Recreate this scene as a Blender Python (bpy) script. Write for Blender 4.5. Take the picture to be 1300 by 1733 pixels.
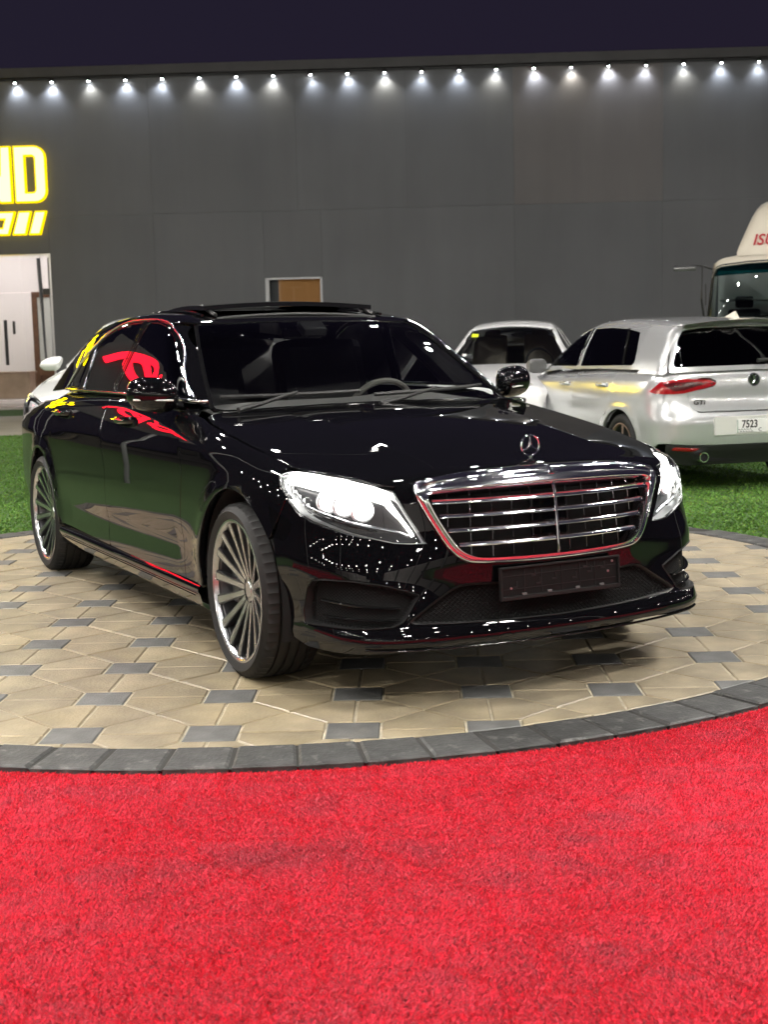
import bpy, bmesh, math, random
import numpy as np
from mathutils import Vector, Matrix
from mathutils.geometry import delaunay_2d_cdt

for o in list(bpy.data.objects):
    bpy.data.objects.remove(o, do_unlink=True)
SC = bpy.context.scene
COL = SC.collection
R = math.radians
rng = np.random.default_rng(7)
random.seed(7)

# ------------------------------------------------------------------ camera
CAM = np.array((4.836, -2.788, 1.280))
YAW, PITCH, ROLL = R(27.558), R(7.018), R(-1.368)
def cam_axes():
    f = np.array((-math.cos(YAW)*math.cos(PITCH), math.sin(YAW)*math.cos(PITCH), -math.sin(PITCH)))
    r = np.cross(f, (0, 0, 1)); r /= np.linalg.norm(r); u = np.cross(r, f)
    c, s = math.cos(ROLL), math.sin(ROLL)
    return f, c*r+s*u, -s*r+c*u
_f, _r, _u = cam_axes()
cd = bpy.data.cameras.new('camera'); cam = bpy.data.objects.new('camera', cd); COL.objects.link(cam)
cd.sensor_fit = 'VERTICAL'; cd.sensor_height = 36.0; cd.sensor_width = 27.0
cd.lens = 2235.3/1733*36
cd.clip_start = 0.05; cd.clip_end = 800
cam.matrix_world = Matrix(((_r[0], _u[0], -_f[0], CAM[0]), (_r[1], _u[1], -_f[1], CAM[1]), (_r[2], _u[2], -_f[2], CAM[2]), (0, 0, 0, 1)))
cd.dof.use_dof = True; cd.dof.focus_distance = 5.3; cd.dof.aperture_fstop = 5.6; cd.dof.aperture_blades = 0
SC.camera = cam

# ------------------------------------------------------------------ dusk sky
w = bpy.data.worlds.new('World'); SC.world = w; w.use_nodes = True
nt = w.node_tree; bg = nt.nodes['Background']
sky = nt.nodes.new('ShaderNodeTexSky'); sky.sky_type = 'NISHITA'; sky.sun_disc = False
sky.sun_elevation = R(-2.5); sky.sun_rotation = R(200); sky.dust_density = 2.0
tint = nt.nodes.new('ShaderNodeMix'); tint.data_type = 'RGBA'; tint.blend_type = 'MIX'; tint.inputs[0].default_value = 0.80
tint.inputs[7].default_value = (0.105, 0.080, 0.185, 1)
nt.links.new(sky.outputs[0], tint.inputs[6]); nt.links.new(tint.outputs[2], bg.inputs[0])
bg.inputs[1].default_value = 0.15
sd = bpy.data.lights.new('dusk_sun', 'SUN'); so = bpy.data.objects.new('dusk_sun', sd); COL.objects.link(so)
sd.energy = 0.02; sd.angle = R(12); sd.color = (0.8, 0.8, 1.0); so.rotation_euler = (R(50), 0, R(200))

vs = SC.view_settings
vs.view_transform = 'Standard'; vs.look = 'None'; vs.exposure = 0.0; vs.gamma = 1.0; vs.use_curve_mapping = False
SC.cycles.use_denoising = True
SC.cycles.max_bounces = 8; SC.cycles.glossy_bounces = 5; SC.cycles.diffuse_bounces = 3; SC.cycles.transparent_max_bounces = 12
SC.cycles.sample_clamp_indirect = 12.0; SC.cycles.caustics_reflective = False; SC.cycles.caustics_refractive = False
SC.cycles.use_light_tree = True

# frame of the lot: origin where the photographer stands, depth axis FH towards the building, RH to the right
FH = np.array((-0.88654, 0.46265, 0.0)); RH = np.array((0.46265, 0.88654, 0.0))
def lot(r, d, z=0.0):
    return CAM*np.array((1, 1, 0)) + RH*r + FH*d + np.array((0, 0, z))
LOTROT = math.atan2(RH[1], RH[0])

# ------------------------------------------------------------------ materials
def mat(name, col=(.5, .5, .5), rough=.5, metal=0., coat=0., coatr=.03, spec=.5, emit=None, estr=0., noise=None, bump=None, alpha=None):
    """noise=(scale, amount[, detail]) varies the colour; bump=(scale, strength, distance)"""
    m = bpy.data.materials.new(name); m.use_nodes = True; n = m.node_tree.nodes; L = m.node_tree.links
    b = n['Principled BSDF']
    b.inputs['Base Color'].default_value = (*col, 1); b.inputs['Roughness'].default_value = rough
    b.inputs['Metallic'].default_value = metal; b.inputs['Specular IOR Level'].default_value = spec
    b.inputs['Coat Weight'].default_value = coat; b.inputs['Coat Roughness'].default_value = coatr
    if emit is not None:
        b.inputs['Emission Color'].default_value = (*emit, 1); b.inputs['Emission Strength'].default_value = estr
    if noise or bump:
        tc = n.new('ShaderNodeTexCoord')
    if noise:
        t = n.new('ShaderNodeTexNoise'); t.inputs['Scale'].default_value = noise[0]; t.inputs['Detail'].default_value = noise[2] if len(noise) > 2 else 6
        L.new(tc.outputs['Object'], t.inputs['Vector'])
        rp = n.new('ShaderNodeValToRGB'); rp.color_ramp.elements[0].position = .3; rp.color_ramp.elements[1].position = .7
        a = noise[1]
        rp.color_ramp.elements[0].color = (*[c*(1-a) for c in col], 1); rp.color_ramp.elements[1].color = (*[min(1, c*(1+a)) for c in col], 1)
        L.new(t.outputs['Fac'], rp.inputs[0]); L.new(rp.outputs[0], b.inputs['Base Color'])
    if bump:
        t = n.new('ShaderNodeTexNoise'); t.inputs['Scale'].default_value = bump[0]; t.inputs['Detail'].default_value = 4
        L.new(tc.outputs['Object'], t.inputs['Vector'])
        bp = n.new('ShaderNodeBump'); bp.inputs['Strength'].default_value = bump[1]; bp.inputs['Distance'].default_value = bump[2]
        L.new(t.outputs['Fac'], bp.inputs['Height']); L.new(bp.outputs[0], b.inputs['Normal'])
    return m

def glass(name, tint, rough=0.0, ior=1.5):
    m = bpy.data.materials.new(name); m.use_nodes = True; n = m.node_tree.nodes; L = m.node_tree.links
    n.remove(n['Principled BSDF'])
    tr = n.new('ShaderNodeBsdfTransparent'); tr.inputs[0].default_value = (*tint, 1)
    gl = n.new('ShaderNodeBsdfGlossy'); gl.inputs['Roughness'].default_value = rough; gl.inputs[0].default_value = (1, 1, 1, 1)
    fr = n.new('ShaderNodeFresnel'); fr.inputs['IOR'].default_value = ior
    mx = n.new('ShaderNodeMixShader')
    L.new(fr.outputs[0], mx.inputs[0]); L.new(tr.outputs[0], mx.inputs[1]); L.new(gl.outputs[0], mx.inputs[2])
    L.new(mx.outputs[0], n['Material Output'].inputs[0])
    return m

def nodes_of(m): return m.node_tree.nodes, m.node_tree.links, m.node_tree.nodes['Principled BSDF']

def emitter(name, col, s):
    m = bpy.data.materials.new(name); m.use_nodes = True; n = m.node_tree.nodes; L = m.node_tree.links
    n.remove(n['Principled BSDF']); e = n.new('ShaderNodeEmission'); e.inputs[0].default_value = (*col, 1); e.inputs[1].default_value = s
    L.new(e.outputs[0], n['Material Output'].inputs[0]); return m

# ------------------------------------------------------------------ mesh helpers
def tag(o, label=None, cat=None, group=None, kind=None):
    if label: o['label'] = label
    if cat: o['category'] = cat
    if group: o['group'] = group
    if kind: o['kind'] = kind
    return o

def link(name, me, m=None, parent=None):
    o = bpy.data.objects.new(name, me); COL.objects.link(o)
    if m is not None and me is not None and not me.materials: me.materials.append(m)
    if parent is not None: o.parent = parent
    return o

def empty(name, loc=(0, 0, 0), rz=0.0, parent=None):
    o = bpy.data.objects.new(name, None); COL.objects.link(o); o.location = loc; o.rotation_euler = (0, 0, rz)
    o.empty_display_size = .2
    if parent: o.parent = parent
    return o

def pymesh(name, v, f, smooth=False, sharp=None):
    me = bpy.data.meshes.new(name); me.from_pydata([tuple(map(float, p)) for p in v], [], [tuple(map(int, q)) for q in f]); me.update()
    if smooth:
        me.polygons.foreach_set('use_smooth', np.ones(len(me.polygons), bool))
        if sharp: me.set_sharp_from_angle(angle=R(sharp))
    return me

def fastmesh(name, v, tri):
    me = bpy.data.meshes.new(name); v = np.asarray(v, np.float32); tri = np.asarray(tri, np.int32); k = tri.shape[1]
    me.vertices.add(len(v)); me.vertices.foreach_set('co', v.ravel())
    me.loops.add(tri.size); me.loops.foreach_set('vertex_index', tri.ravel())
    me.polygons.add(len(tri)); me.polygons.foreach_set('loop_start', np.arange(0, tri.size, k, dtype=np.int32))
    me.update(calc_edges=True); me.validate(); return me

class MB:
    """collects shapes into one mesh"""
    def __init__(s): s.v = []; s.f = []
    def add(s, v, f):
        n = len(s.v); s.v += [tuple(map(float, p)) for p in v]; s.f += [tuple(int(i)+n for i in q) for q in f]; return s
    def box(s, c, d, rz=0., bev=0., ry=0., rx=0.):
        x, y, z = [a/2 for a in d]
        b = min(bev, .49*min(d))
        M = Matrix.Translation(Vector([float(a) for a in c])) @ Matrix.Rotation(rz, 4, 'Z') @ Matrix.Rotation(ry, 4, 'Y') @ Matrix.Rotation(rx, 4, 'X')
        bm = bmesh.new(); bmesh.ops.create_cube(bm, size=1.0)
        for q in bm.verts: q.co = Vector((q.co.x*2*x, q.co.y*2*y, q.co.z*2*z))
        if b > 0: bmesh.ops.bevel(bm, geom=bm.edges[:]+bm.verts[:], offset=b, segments=2, affect='EDGES', profile=.6)
        bm.verts.index_update()
        s.add([M @ q.co for q in bm.verts], [[q.index for q in fc.verts] for fc in bm.faces]); bm.free(); return s
    def tube(s, pts, r, n=8, closed=False, flat=None, up=(0, 0, 1), caps=True):
        """sweep an ellipse (r or per-point radii; flat=ratio of the second axis) along pts"""
        P = np.array(pts, float); m = len(P); rr = np.full(m, r) if np.isscalar(r) else np.array(r, float)
        if closed: T = np.roll(P, -1, 0)-np.roll(P, 1, 0)
        else: T = np.gradient(P, axis=0)
        T /= np.linalg.norm(T, axis=1)[:, None]+1e-12
        u = np.array(up, float); A = np.cross(T, u); bad = np.linalg.norm(A, axis=1) < 1e-4
        A[bad] = np.cross(T[bad], (1, 0, 0.01)); A /= np.linalg.norm(A, axis=1)[:, None]; B = np.cross(A, T)
        k = 1. if flat is None else flat
        ang = np.linspace(0, 2*np.pi, n, endpoint=False)
        V = (P[:, None]+rr[:, None, None]*(np.cos(ang)[None, :, None]*A[:, None]+k*np.sin(ang)[None, :, None]*B[:, None])).reshape(-1, 3)
        F = []
        for i in range(m if closed else m-1):
            for j in range(n): F.append((i*n+j, i*n+(j+1) % n, ((i+1) % m)*n+(j+1) % n, ((i+1) % m)*n+j))
        if not closed and caps: F += [tuple(range(n))[::-1], tuple((m-1)*n+j for j in range(n))]
        return s.add(V, F)
    def lathe(s, prof, n=32, axis='z', c=(0, 0, 0), closed=False):
        """prof list of (r, h)"""
        V = []; m = len(prof)
        for i in range(n):
            a = 2*math.pi*i/n; ca, sa = math.cos(a), math.sin(a)
            for r, h in prof:
                q = (r*ca, r*sa, h) if axis == 'z' else ((h, r*ca, r*sa) if axis == 'x' else (r*ca, h, r*sa))
                V.append((q[0]+c[0], q[1]+c[1], q[2]+c[2]))
        F = []
        for i in range(n):
            for j in range(m if closed else m-1):
                j2 = (j+1) % m
                F.append((i*m+j, ((i+1) % n)*m+j, ((i+1) % n)*m+j2, i*m+j2))
        return s.add(V, F)
    def prism(s, poly, z0, z1, axis='z', M=None):
        """extrude a 2D polygon; M maps (u,v,w)->3D"""
        n = len(poly); V = [(a, b, z0) for a, b in poly]+[(a, b, z1) for a, b in poly]
        if M is not None: V = [M(*q) for q in V]
        F = [tuple(range(n))[::-1], tuple(range(n, 2*n))]+[(i, (i+1) % n, n+(i+1) % n, n+i) for i in range(n)]
        return s.add(V, F)
    def grid(s, V):
        V = np.array(V, float); a, b, _ = V.shape
        return s.add(V.reshape(-1, 3), [(i*b+j, (i+1)*b+j, (i+1)*b+j+1, i*b+j+1) for i in range(a-1) for j in range(b-1)])
    def build(s, name, m, parent=None, smooth=False, sharp=35):
        me = pymesh(name, s.v, s.f, smooth, sharp)
        bm = bmesh.new(); bm.from_mesh(me); bmesh.ops.recalc_face_normals(bm, faces=bm.faces[:]); bm.to_mesh(me); bm.free()
        if smooth: me.set_sharp_from_angle(angle=R(sharp))
        return link(name, me, m, parent)

def spl(pts, n=8, closed=False):
    """Catmull-Rom through pts"""
    P = np.array(pts, float); m = len(P); out = []
    for i in range(m if closed else m-1):
        p1, p2 = P[i], P[(i+1) % m]
        p0 = P[i-1] if (i > 0 or closed) else 2*p1-p2
        p3 = P[(i+2) % m] if (i+2 < m or closed) else 2*p2-p1
        for t in np.linspace(0, 1, n, endpoint=False):
            out.append(.5*((2*p1)+(-p0+p2)*t+(2*p0-5*p1+4*p2-p3)*t*t+(-p0+3*p1-3*p2+p3)*t**3))
    if not closed: out.append(P[-1])
    return np.array(out)

def resample(P, n, closed=False):
    P = np.array(P, float)
    if closed: P = np.vstack([P, P[:1]])
    d = np.r_[0, np.cumsum(np.linalg.norm(np.diff(P, axis=0), axis=1))]
    t = np.linspace(0, d[-1], n, endpoint=not closed)
    return np.stack([np.interp(t, d, P[:, k]) for k in range(P.shape[1])], 1)

_tx = {}
def text_mesh(s, size=1., extrude=.01, shear=0., offset=0., sx=1., align='LEFT'):
    c = bpy.data.curves.new('txt', 'FONT'); c.body = s; c.size = size; c.extrude = extrude; c.shear = shear; c.offset = offset; c.align_x = align
    c.resolution_u = 3
    o = bpy.data.objects.new('txt', c); COL.objects.link(o)
    dg = bpy.context.evaluated_depsgraph_get(); me = bpy.data.meshes.new_from_object(o.evaluated_get(dg))
    bpy.data.objects.remove(o, do_unlink=True); bpy.data.curves.remove(c)
    me.materials.clear()
    if sx != 1.: me.transform(Matrix.Diagonal((sx, 1, 1, 1)))
    return me
# ------------------------------------------------------------------ ground
def objrand(m, amt, hue=None):
    """vary a material's colour a little from object to object"""
    n, L, b = nodes_of(m)
    oi = n.new('ShaderNodeObjectInfo'); hs = n.new('ShaderNodeHueSaturation')
    mr = n.new('ShaderNodeMapRange'); mr.inputs[3].default_value = 1-amt; mr.inputs[4].default_value = 1+amt
    L.new(oi.outputs['Random'], mr.inputs[0]); L.new(mr.outputs[0], hs.inputs['Value'])
    src = b.inputs['Base Color'].links[0].from_socket if b.inputs['Base Color'].links else None
    if src: L.new(src, hs.inputs['Color'])
    else: hs.inputs['Color'].default_value = b.inputs['Base Color'].default_value
    L.new(hs.outputs[0], b.inputs['Base Color']); return m

M_asphalt = mat('yard_asphalt', (.055, .055, .055), .85, noise=(3, .25), bump=(60, .4, .004))
M_tan = objrand(mat('paver_tan', (.330, .276, .190), .40, noise=(4.6, .34, 12), bump=(70, .5, .004)), .15)
M_dark = objrand(mat('paver_charcoal', (.132, .131, .127), .48, noise=(9, .30, 9), bump=(90, .5, .003)), .14)
M_kerb = objrand(mat('kerb_charcoal', (.058, .058, .056), .55, noise=(11, .45, 9), bump=(60, .8, .005)), .18)
M_grout = mat('joint_sand', (.46, .41, .31), .9, noise=(14, .3))
M_turfbase = mat('turf_backing', (.045, .10, .022), .95, noise=(90, .45, 4), bump=(120, 1., .01))
M_path = mat('path_block', (.22, .205, .18), .7, noise=(1.2, .2), bump=(40, .3, .004))

def stain_mix(m, col, scale, lo, hi, amount):
    n, L, b = nodes_of(m); src = b.inputs['Base Color'].links[0].from_socket
    tc = n.new('ShaderNodeNewGeometry'); t = n.new('ShaderNodeTexNoise'); t.inputs['Scale'].default_value = scale; t.inputs['Detail'].default_value = 7; t.inputs['Roughness'].default_value = .65
    L.new(tc.outputs['Position'], t.inputs['Vector'])
    r = n.new('ShaderNodeMapRange'); r.inputs[1].default_value = lo; r.inputs[2].default_value = hi; r.inputs[4].default_value = amount
    L.new(t.outputs['Fac'], r.inputs[0])
    mx = n.new('ShaderNodeMix'); mx.data_type = 'RGBA'; mx.inputs[7].default_value = (*col, 1)
    L.new(r.outputs[0], mx.inputs[0]); L.new(src, mx.inputs[6]); L.new(mx.outputs[2], b.inputs['Base Color'])
stain_mix(M_tan, (.15, .128, .095), 3.4, .44, .76, .55)
stain_mix(M_tan, (.40, .31, .15), .55, .50, .72, .5)
stain_mix(M_kerb, (.30, .29, .27), 14, .56, .72, .55)
stain_mix(M_dark, (.30, .28, .24), 4, .58, .78, .4)

def sheet(name, pts, z, m, kind='structure', label=None):
    me = pymesh(name, [(p[0], p[1], z) for p in pts], [tuple(range(len(pts)))]); o = link(name, me, m)
    if o.data.polygons[0].normal.z < 0: o.data.flip_normals()
    return tag(o, label, None, None, kind)

sheet('ground', [(-400, -400), (400, -400), (400, 400), (-400, 400)], -.06, M_asphalt, label='dark asphalt yard the whole lot is laid on')
PC = np.array((-1.845, 0.085)); R_OUT, R_IN = 3.275, 3.055
def ringpts(r, n=128): return [(PC[0]+r*math.cos(2*math.pi*i/n), PC[1]+r*math.sin(2*math.pi*i/n)) for i in range(n)]

# border between red carpet (towards the photographer) and green turf (towards the building): a line across the disc
CUT = 4.9    # lot depth of that line
def quad_lot(r0, r1, d0, d1): return [lot(r0, d0), lot(r1, d0), lot(r1, d1), lot(r0, d1)]
turf_o = sheet('artificial_turf', quad_lot(-14, 16, CUT, 22.5), -.026, M_turfbase, label='green artificial turf sheet behind the paved disc')
path_o = sheet('path', quad_lot(-30, 30, 22.5, 30.0), -.022, M_path, label='grey paved drive crossing behind the turf')
sheet('turf_strip', quad_lot(-30, 30, 30.0, 33.6), -.020, M_turfbase, label='narrow green turf strip before the building')
sheet('building_apron', quad_lot(-30, 30, 33.6, 42), -.016, mat('apron_tile', (.30, .29, .27), .4, noise=(2, .15)), label='pale tiled apron along the building wall')

# ---- paver lattice
LP = 0.481; LA = R(-1.2)
L0 = lot(-.604, 4.371)[:2]
E1 = (RH*math.cos(LA)+FH*math.sin(LA))[:2]*LP; E2 = (-RH*math.sin(LA)+FH*math.cos(LA))[:2]*LP
HS = .197
def lat_xy(a, b): return L0+a*E1+b*E2
def lat_ab(P):
    P = np.asarray(P)-L0; return (P@E1)/LP**2, (P@E2)/LP**2
def joint_dist(P):
    """metres to the nearest joint of the paving, and whether the spot is on a dark block"""
    a, b = lat_ab(P); a = np.abs(a-np.round(a)); b = np.abs(b-np.round(b)); mx = np.maximum(a, b); mn = np.minimum(a, b)
    dark = mx < HS
    d = np.where(dark, HS-mx, np.minimum(np.minimum(np.where(mn < HS, np.abs(mx-HS), 9), np.abs(a-b)/1.414), mn))
    return d*LP, dark

SQ = [(-HS, -HS), (HS, -HS), (HS, HS), (-HS, HS)]
PENT = [[(HS, 0), (1-HS, 0), (1-HS, HS), (.5, .5), (HS, HS)], [(HS, 0), (HS, -HS), (.5, -.5), (1-HS, -HS), (1-HS, 0)],
        [(0, HS), (HS, HS), (.5, .5), (HS, 1-HS), (0, 1-HS)], [(0, HS), (0, 1-HS), (-HS, 1-HS), (-.5, .5), (-HS, HS)]]
def inset(poly, d):
    P = np.array(poly, float); A = .5*np.sum(P[:, 0]*np.roll(P[:, 1], -1)-np.roll(P[:, 0], -1)*P[:, 1])
    rev = A < 0
    if rev: P = P[::-1]
    n = len(P); out = []
    for i in range(n):
        e1 = P[i]-P[i-1]; e2 = P[(i+1) % n]-P[i]; e1 = e1/(np.linalg.norm(e1)+1e-9); e2 = e2/(np.linalg.norm(e2)+1e-9)
        n1 = np.array((-e1[1], e1[0])); n2 = np.array((-e2[1], e2[0])); b = n1+n2; q = b@b
        out.append(P[i]+b*(2*d/q if q > .2 else d))
    return np.array(out[::-1] if rev else out)
def clip_convex(poly, C, r, n=96):
    P = [np.array(q) for q in poly]
    for i in range(n):
        a = 2*math.pi*i/n; nn = np.array((math.cos(a), math.sin(a))); out = []
        for j in range(len(P)):
            p, q = P[j-1], P[j]; dp, dq = (p-C)@nn-r, (q-C)@nn-r
            if (dp <= 0) != (dq <= 0): out.append(p+(q-p)*dp/(dp-dq))
            if dq <= 0: out.append(q)
        P = out
        if len(P) < 3: return None
    return P
def slab_geo(poly, depth=.03, gap=.0042, bev=.0045):
    o = inset(poly, gap); t = inset(o, bev); n = len(o)
    V = [(x, y, -depth) for x, y in o]+[(x, y, -bev*.7) for x, y in o]+[(x, y, 0) for x, y in t]
    F = [tuple(range(2*n, 3*n))]
    for k in (0, 1):
        for i in range(n): F.append((k*n+i, k*n+(i+1) % n, (k+1)*n+(i+1) % n, (k+1)*n+i))
    return V, F

me = pymesh('paving', [(x, y, -.0055) for x, y in ringpts(R_OUT-.01)], [tuple(range(128))])
paving = tag(link('paving', me, M_grout), 'round paved display stand of tan and charcoal blocks under the black sedan', None, None, 'structure')
cand = []
for i in range(-14, 15):
    for j in range(-14, 22):
        for kind, poly in [(0, SQ)]+[(k+1, q) for k, q in enumerate(PENT)]:
            W = [lat_xy(i+a, j+b) for a, b in poly]; c = np.mean(W, 0)
            if np.linalg.norm(c-PC) < R_IN+.4:
                d = np.linalg.norm(np.array(W)-PC, axis=1)
                if d.min() >= R_IN: continue
                cand.append((kind, i, j, W, d.max() > R_IN-.003, np.linalg.norm(c-CAM[:2]), c))
def in_view(c):
    q = np.array((c[0], c[1], 0))-CAM; z = q@_f
    return z > 0 and abs(2235*(q@_r)/z) < 700 and abs(2235*(q@_u)/z) < 900
proto = {}
rest = MB()
for fam in (0, 1):
    cs = sorted([c for c in cand if (c[0] == 0) == (fam == 0)], key=lambda c: (not in_view(c[6]), c[5]))
    for k, (kind, i, j, W, cut, dist, c) in enumerate(cs):
        m = M_dark if kind == 0 else M_tan; nm = 'charcoal_block' if kind == 0 else 'paving_slab'
        if cut:
            W = clip_convex(W, PC, R_IN-.002)
            if W is None: continue
            A = abs(.5*sum(W[q-1][0]*W[q][1]-W[q][0]*W[q-1][1] for q in range(len(W))))
            if A < .0012: continue
        if k >= 295:
            V, F = slab_geo(W); rest.add(V, F); continue
        dz = rng.uniform(-.0012, .0012)
        if cut:
            cc = np.mean(W, 0); V, F = slab_geo([q-cc for q in W]); o = link(nm, pymesh(nm, V, F), m, paving); o.location = (cc[0], cc[1], dz)
        else:
            if kind not in proto:
                cc = lat_xy(i, j); V, F = slab_geo([q-cc for q in W]); proto[kind] = pymesh(nm, V, F); proto[kind].materials.append(m)
            o = link(nm, proto[kind], None, paving); cc = lat_xy(i, j); o.location = (cc[0], cc[1], dz)
        o.rotation_euler = (rng.normal(0, .0012), rng.normal(0, .0012), 0)
if rest.v: tag(rest.build('far_slabs', M_tan, paving), kind='stuff')
V = [(PC[0]+r*math.cos(2*math.pi*i/96), PC[1]+r*math.sin(2*math.pi*i/96), -.003) for r in (R_IN-.001, R_OUT+.004) for i in range(96)]
link('kerb_bed', pymesh('kerb_bed', V, [(i, (i+1) % 96, 96+(i+1) % 96, 96+i) for i in range(96)]), mat('kerb_bed_dark', (.035, .033, .030), .95), paving)
if paving.children[-1].data.polygons[0].normal.z < 0: paving.children[-1].data.flip_normals()
NK = 96; kme = None
for i in range(NK):
    a0 = 2*math.pi/NK; g = .006
    if kme is None:
        poly = [(R_IN+.003, -a0/2*R_IN+g), (R_OUT, -a0/2*R_OUT+g), (R_OUT, a0/2*R_OUT-g), (R_IN+.003, a0/2*R_IN-g)]
        V, F = slab_geo(poly, .05, .0, .009); kme = pymesh('kerb_block', V, F); kme.materials.append(M_kerb)
    o = link('kerb_block', kme, None, paving); a = (i+.35)*a0
    o.location = (PC[0], PC[1], .004+rng.uniform(-.0018, .0018)); o.rotation_euler = (rng.normal(0, .001), rng.normal(0, .001), a+rng.normal(0, .0006))

# ---- red carpet: backing sheet and pile
M_carpet_back = mat('carpet_backing', (.20, .004, .012), .95, noise=(160, .5, 3), bump=(220, 1., .01))
def carpet_cut(P):
    """keep what lies outside the kerb"""
    return np.linalg.norm(P-PC, axis=1) > R_OUT+.006
cb = [lot(-7, -2.2), lot(7, -2.2), lot(7, CUT), lot(-7, CUT)]
sheet('rear_turf', quad_lot(-16, 16, -12, -2.21), -.026, M_turfbase, label='green turf sheet behind the photographer')
cme = pymesh('red_carpet', [(*p[:2], -.0200) for p in cb], [(0, 1, 2, 3)])
carpet = tag(link('red_carpet', cme, M_carpet_back), 'worn red carpet in front of the paved disc', None, None, 'structure')
def fbm(P, s, seed, oct=4):
    r = np.random.default_rng(seed); out = np.zeros(len(P)); amp = 1.; tot = 0
    for _ in range(oct):
        for _k in range(5):
            a = r.uniform(0, 6.28); ph = r.uniform(0, 6.28); k = s*r.uniform(.6, 1.5)
            out += amp*np.sin((P[:, 0]*math.cos(a)+P[:, 1]*math.sin(a))*k+ph)/5
        tot += amp; amp *= .6; s *= 2.1
    return out/tot
def pile(name, P, h, wd, lean, z0, colf, m, parent, seed, label=None):
    r = np.random.default_rng(seed); n = len(P); a = r.uniform(0, 6.283, n); hh = h*r.uniform(.65, 1.2, n); ww = wd*r.uniform(.7, 1.3, n)
    la = 5.0*fbm(P, 3.2, seed+40, 3)+r.normal(0, 1.5, n); ll = lean*r.uniform(.2, 1.3, n)*hh
    b = np.c_[P, np.full(n, z0) if np.isscalar(z0) else z0]
    dx = np.c_[np.cos(a), np.sin(a), np.zeros(n)]*ww[:, None]*.5
    top = b+np.c_[np.cos(la)*ll, np.sin(la)*ll, hh]
    V = np.stack([b-dx, b+dx, top+dx*.45, top-dx*.45], 1).reshape(-1, 3)
    me = fastmesh(name, V, np.arange(4*n).reshape(n, 4))
    col = colf(P, r); ca = me.color_attributes.new('tuft', 'BYTE_COLOR', 'POINT')
    c4 = np.ones((4*n, 4), np.float32); c4[:, :3] = np.repeat(col, 4, 0); ca.data.foreach_set('color', c4.ravel())
    o = link(name, me, m, parent); return tag(o, label, None, None, 'stuff')
def tuft_mat(name, rough=.8, sheen=.3):
    m = mat(name, (.5, .5, .5), rough); n, L, b = nodes_of(m); a = n.new('ShaderNodeVertexColor'); a.layer_name = 'tuft'
    L.new(a.outputs[0], b.inputs['Base Color']); b.inputs['Sheen Weight'].default_value = sheen; b.inputs['Specular IOR Level'].default_value = .2; return m
M_pile = tuft_mat('carpet_pile'); M_blade = tuft_mat('turf_blade', .55, 0.)
def carpet_col(P, r):
    d, dark = joint_dist(P); n1 = fbm(P, 7, 3); n2 = fbm(P, 26, 4); n3 = fbm(P, 3.2, 19)
    edge = np.linalg.norm(P-PC, axis=1)-R_OUT
    worn = np.clip(.50+.55*n1+.30*n2+.35*n3, 0, 1)*(.30+.70*np.clip((d-.004)/.022, 0, 1))*np.clip(edge/.10, .0, 1)
    dirt = np.clip(n1*1.1+n3*1.1+n2*.6-.25, 0, 1)*np.clip(edge/.3, 0, 1)
    red = np.array((.84, .004, .034)); wash = np.array((.80, .085, .145)); grime = np.array((.34, .060, .085))
    c = red+(wash-red)*worn[:, None]*.72; c = c+(grime-c)*(dirt[:, None]*.75)
    k = r.uniform(0, 1, len(P)); c = c*np.where(k < .13, .48, np.where(k > .85, 1.15, r.uniform(.8, 1.05, len(P))))[:, None]
    return np.clip(c, 0, 1)
N = 740000
rd = rng.uniform(0, 1, (N, 2)); dd = 1.9+(rd[:, 1]**.8)*(CUT-1.9); hw = dd*.325+.12
P = np.array([lot(0, 0)[:2]])+RH[None, :2]*((rd[:, 0]*2-1)*hw)[:, None]+FH[None, :2]*dd[:, None]
P = P[carpet_cut(P)]
jd, _ = joint_dist(P)
pile('carpet_pile', P, .0080, .0034, 1.15, -.0185-.0025*np.clip(1-jd/.012, 0, 1), carpet_col, M_pile, carpet, 11)

N = 150000   # coarser pile to either side of the middle strip
rd = rng.uniform(0, 1, (N, 2)); dd = .3+rd[:, 1]*(CUT-.3); sd_ = np.where(rd[:, 0] < .5, -1, 1); hw = np.maximum(dd*.325+.12, .0)+np.abs(rd[:, 0]*2-1)*2.6
hw = np.where(dd < 1.9, np.abs(rd[:, 0]*2-1)*3.2, hw)
P = np.array([lot(0, 0)[:2]])+RH[None, :2]*(sd_*hw)[:, None]+FH[None, :2]*dd[:, None]; P = P[carpet_cut(P)]
pile('carpet_pile', P, .010, .0085, 1.15, -.0185, carpet_col, M_pile, carpet, 11)

def turf_col(P, r):
    n1 = fbm(P, 1.4, 21); n2 = fbm(P, 9, 22); k = r.uniform(0, 1, len(P))
    c = np.array((.118, .250, .042))*(1+.16*n1+.14*n2)[:, None]*r.uniform(.6, 1.25, len(P))[:, None]
    return np.clip(np.where((k < .12)[:, None], c*np.array((1.5, 1.0, .9)), c), 0, 1)
N = 260000
rd = rng.uniform(0, 1, (N, 2)); dd = 7.6+rd[:, 1]**1.35*15.0; hw = dd*.31+.3
P = np.array([lot(0, 0)[:2]])+RH[None, :2]*((rd[:, 0]*2-1)*hw)[:, None]+FH[None, :2]*dd[:, None]
P = P[np.linalg.norm(P-PC, axis=1) > R_OUT+.004]
pile('turf_blades', P, .009, .014, 1.2, -.026, turf_col, M_blade, turf_o, 12)
# ------------------------------------------------------------------ building
PSI = R(1.34)
WA = RH*math.cos(PSI)-FH*math.sin(PSI); WN = -FH*math.cos(PSI)-RH*math.sin(PSI)   # along the wall, out of the wall
WO = lot(0, 35.0); WROT = math.atan2(WA[1], WA[0])
def wl(s, z, n=0.): return WO+WA*s+WN*n+np.array((0, 0, z))
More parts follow.
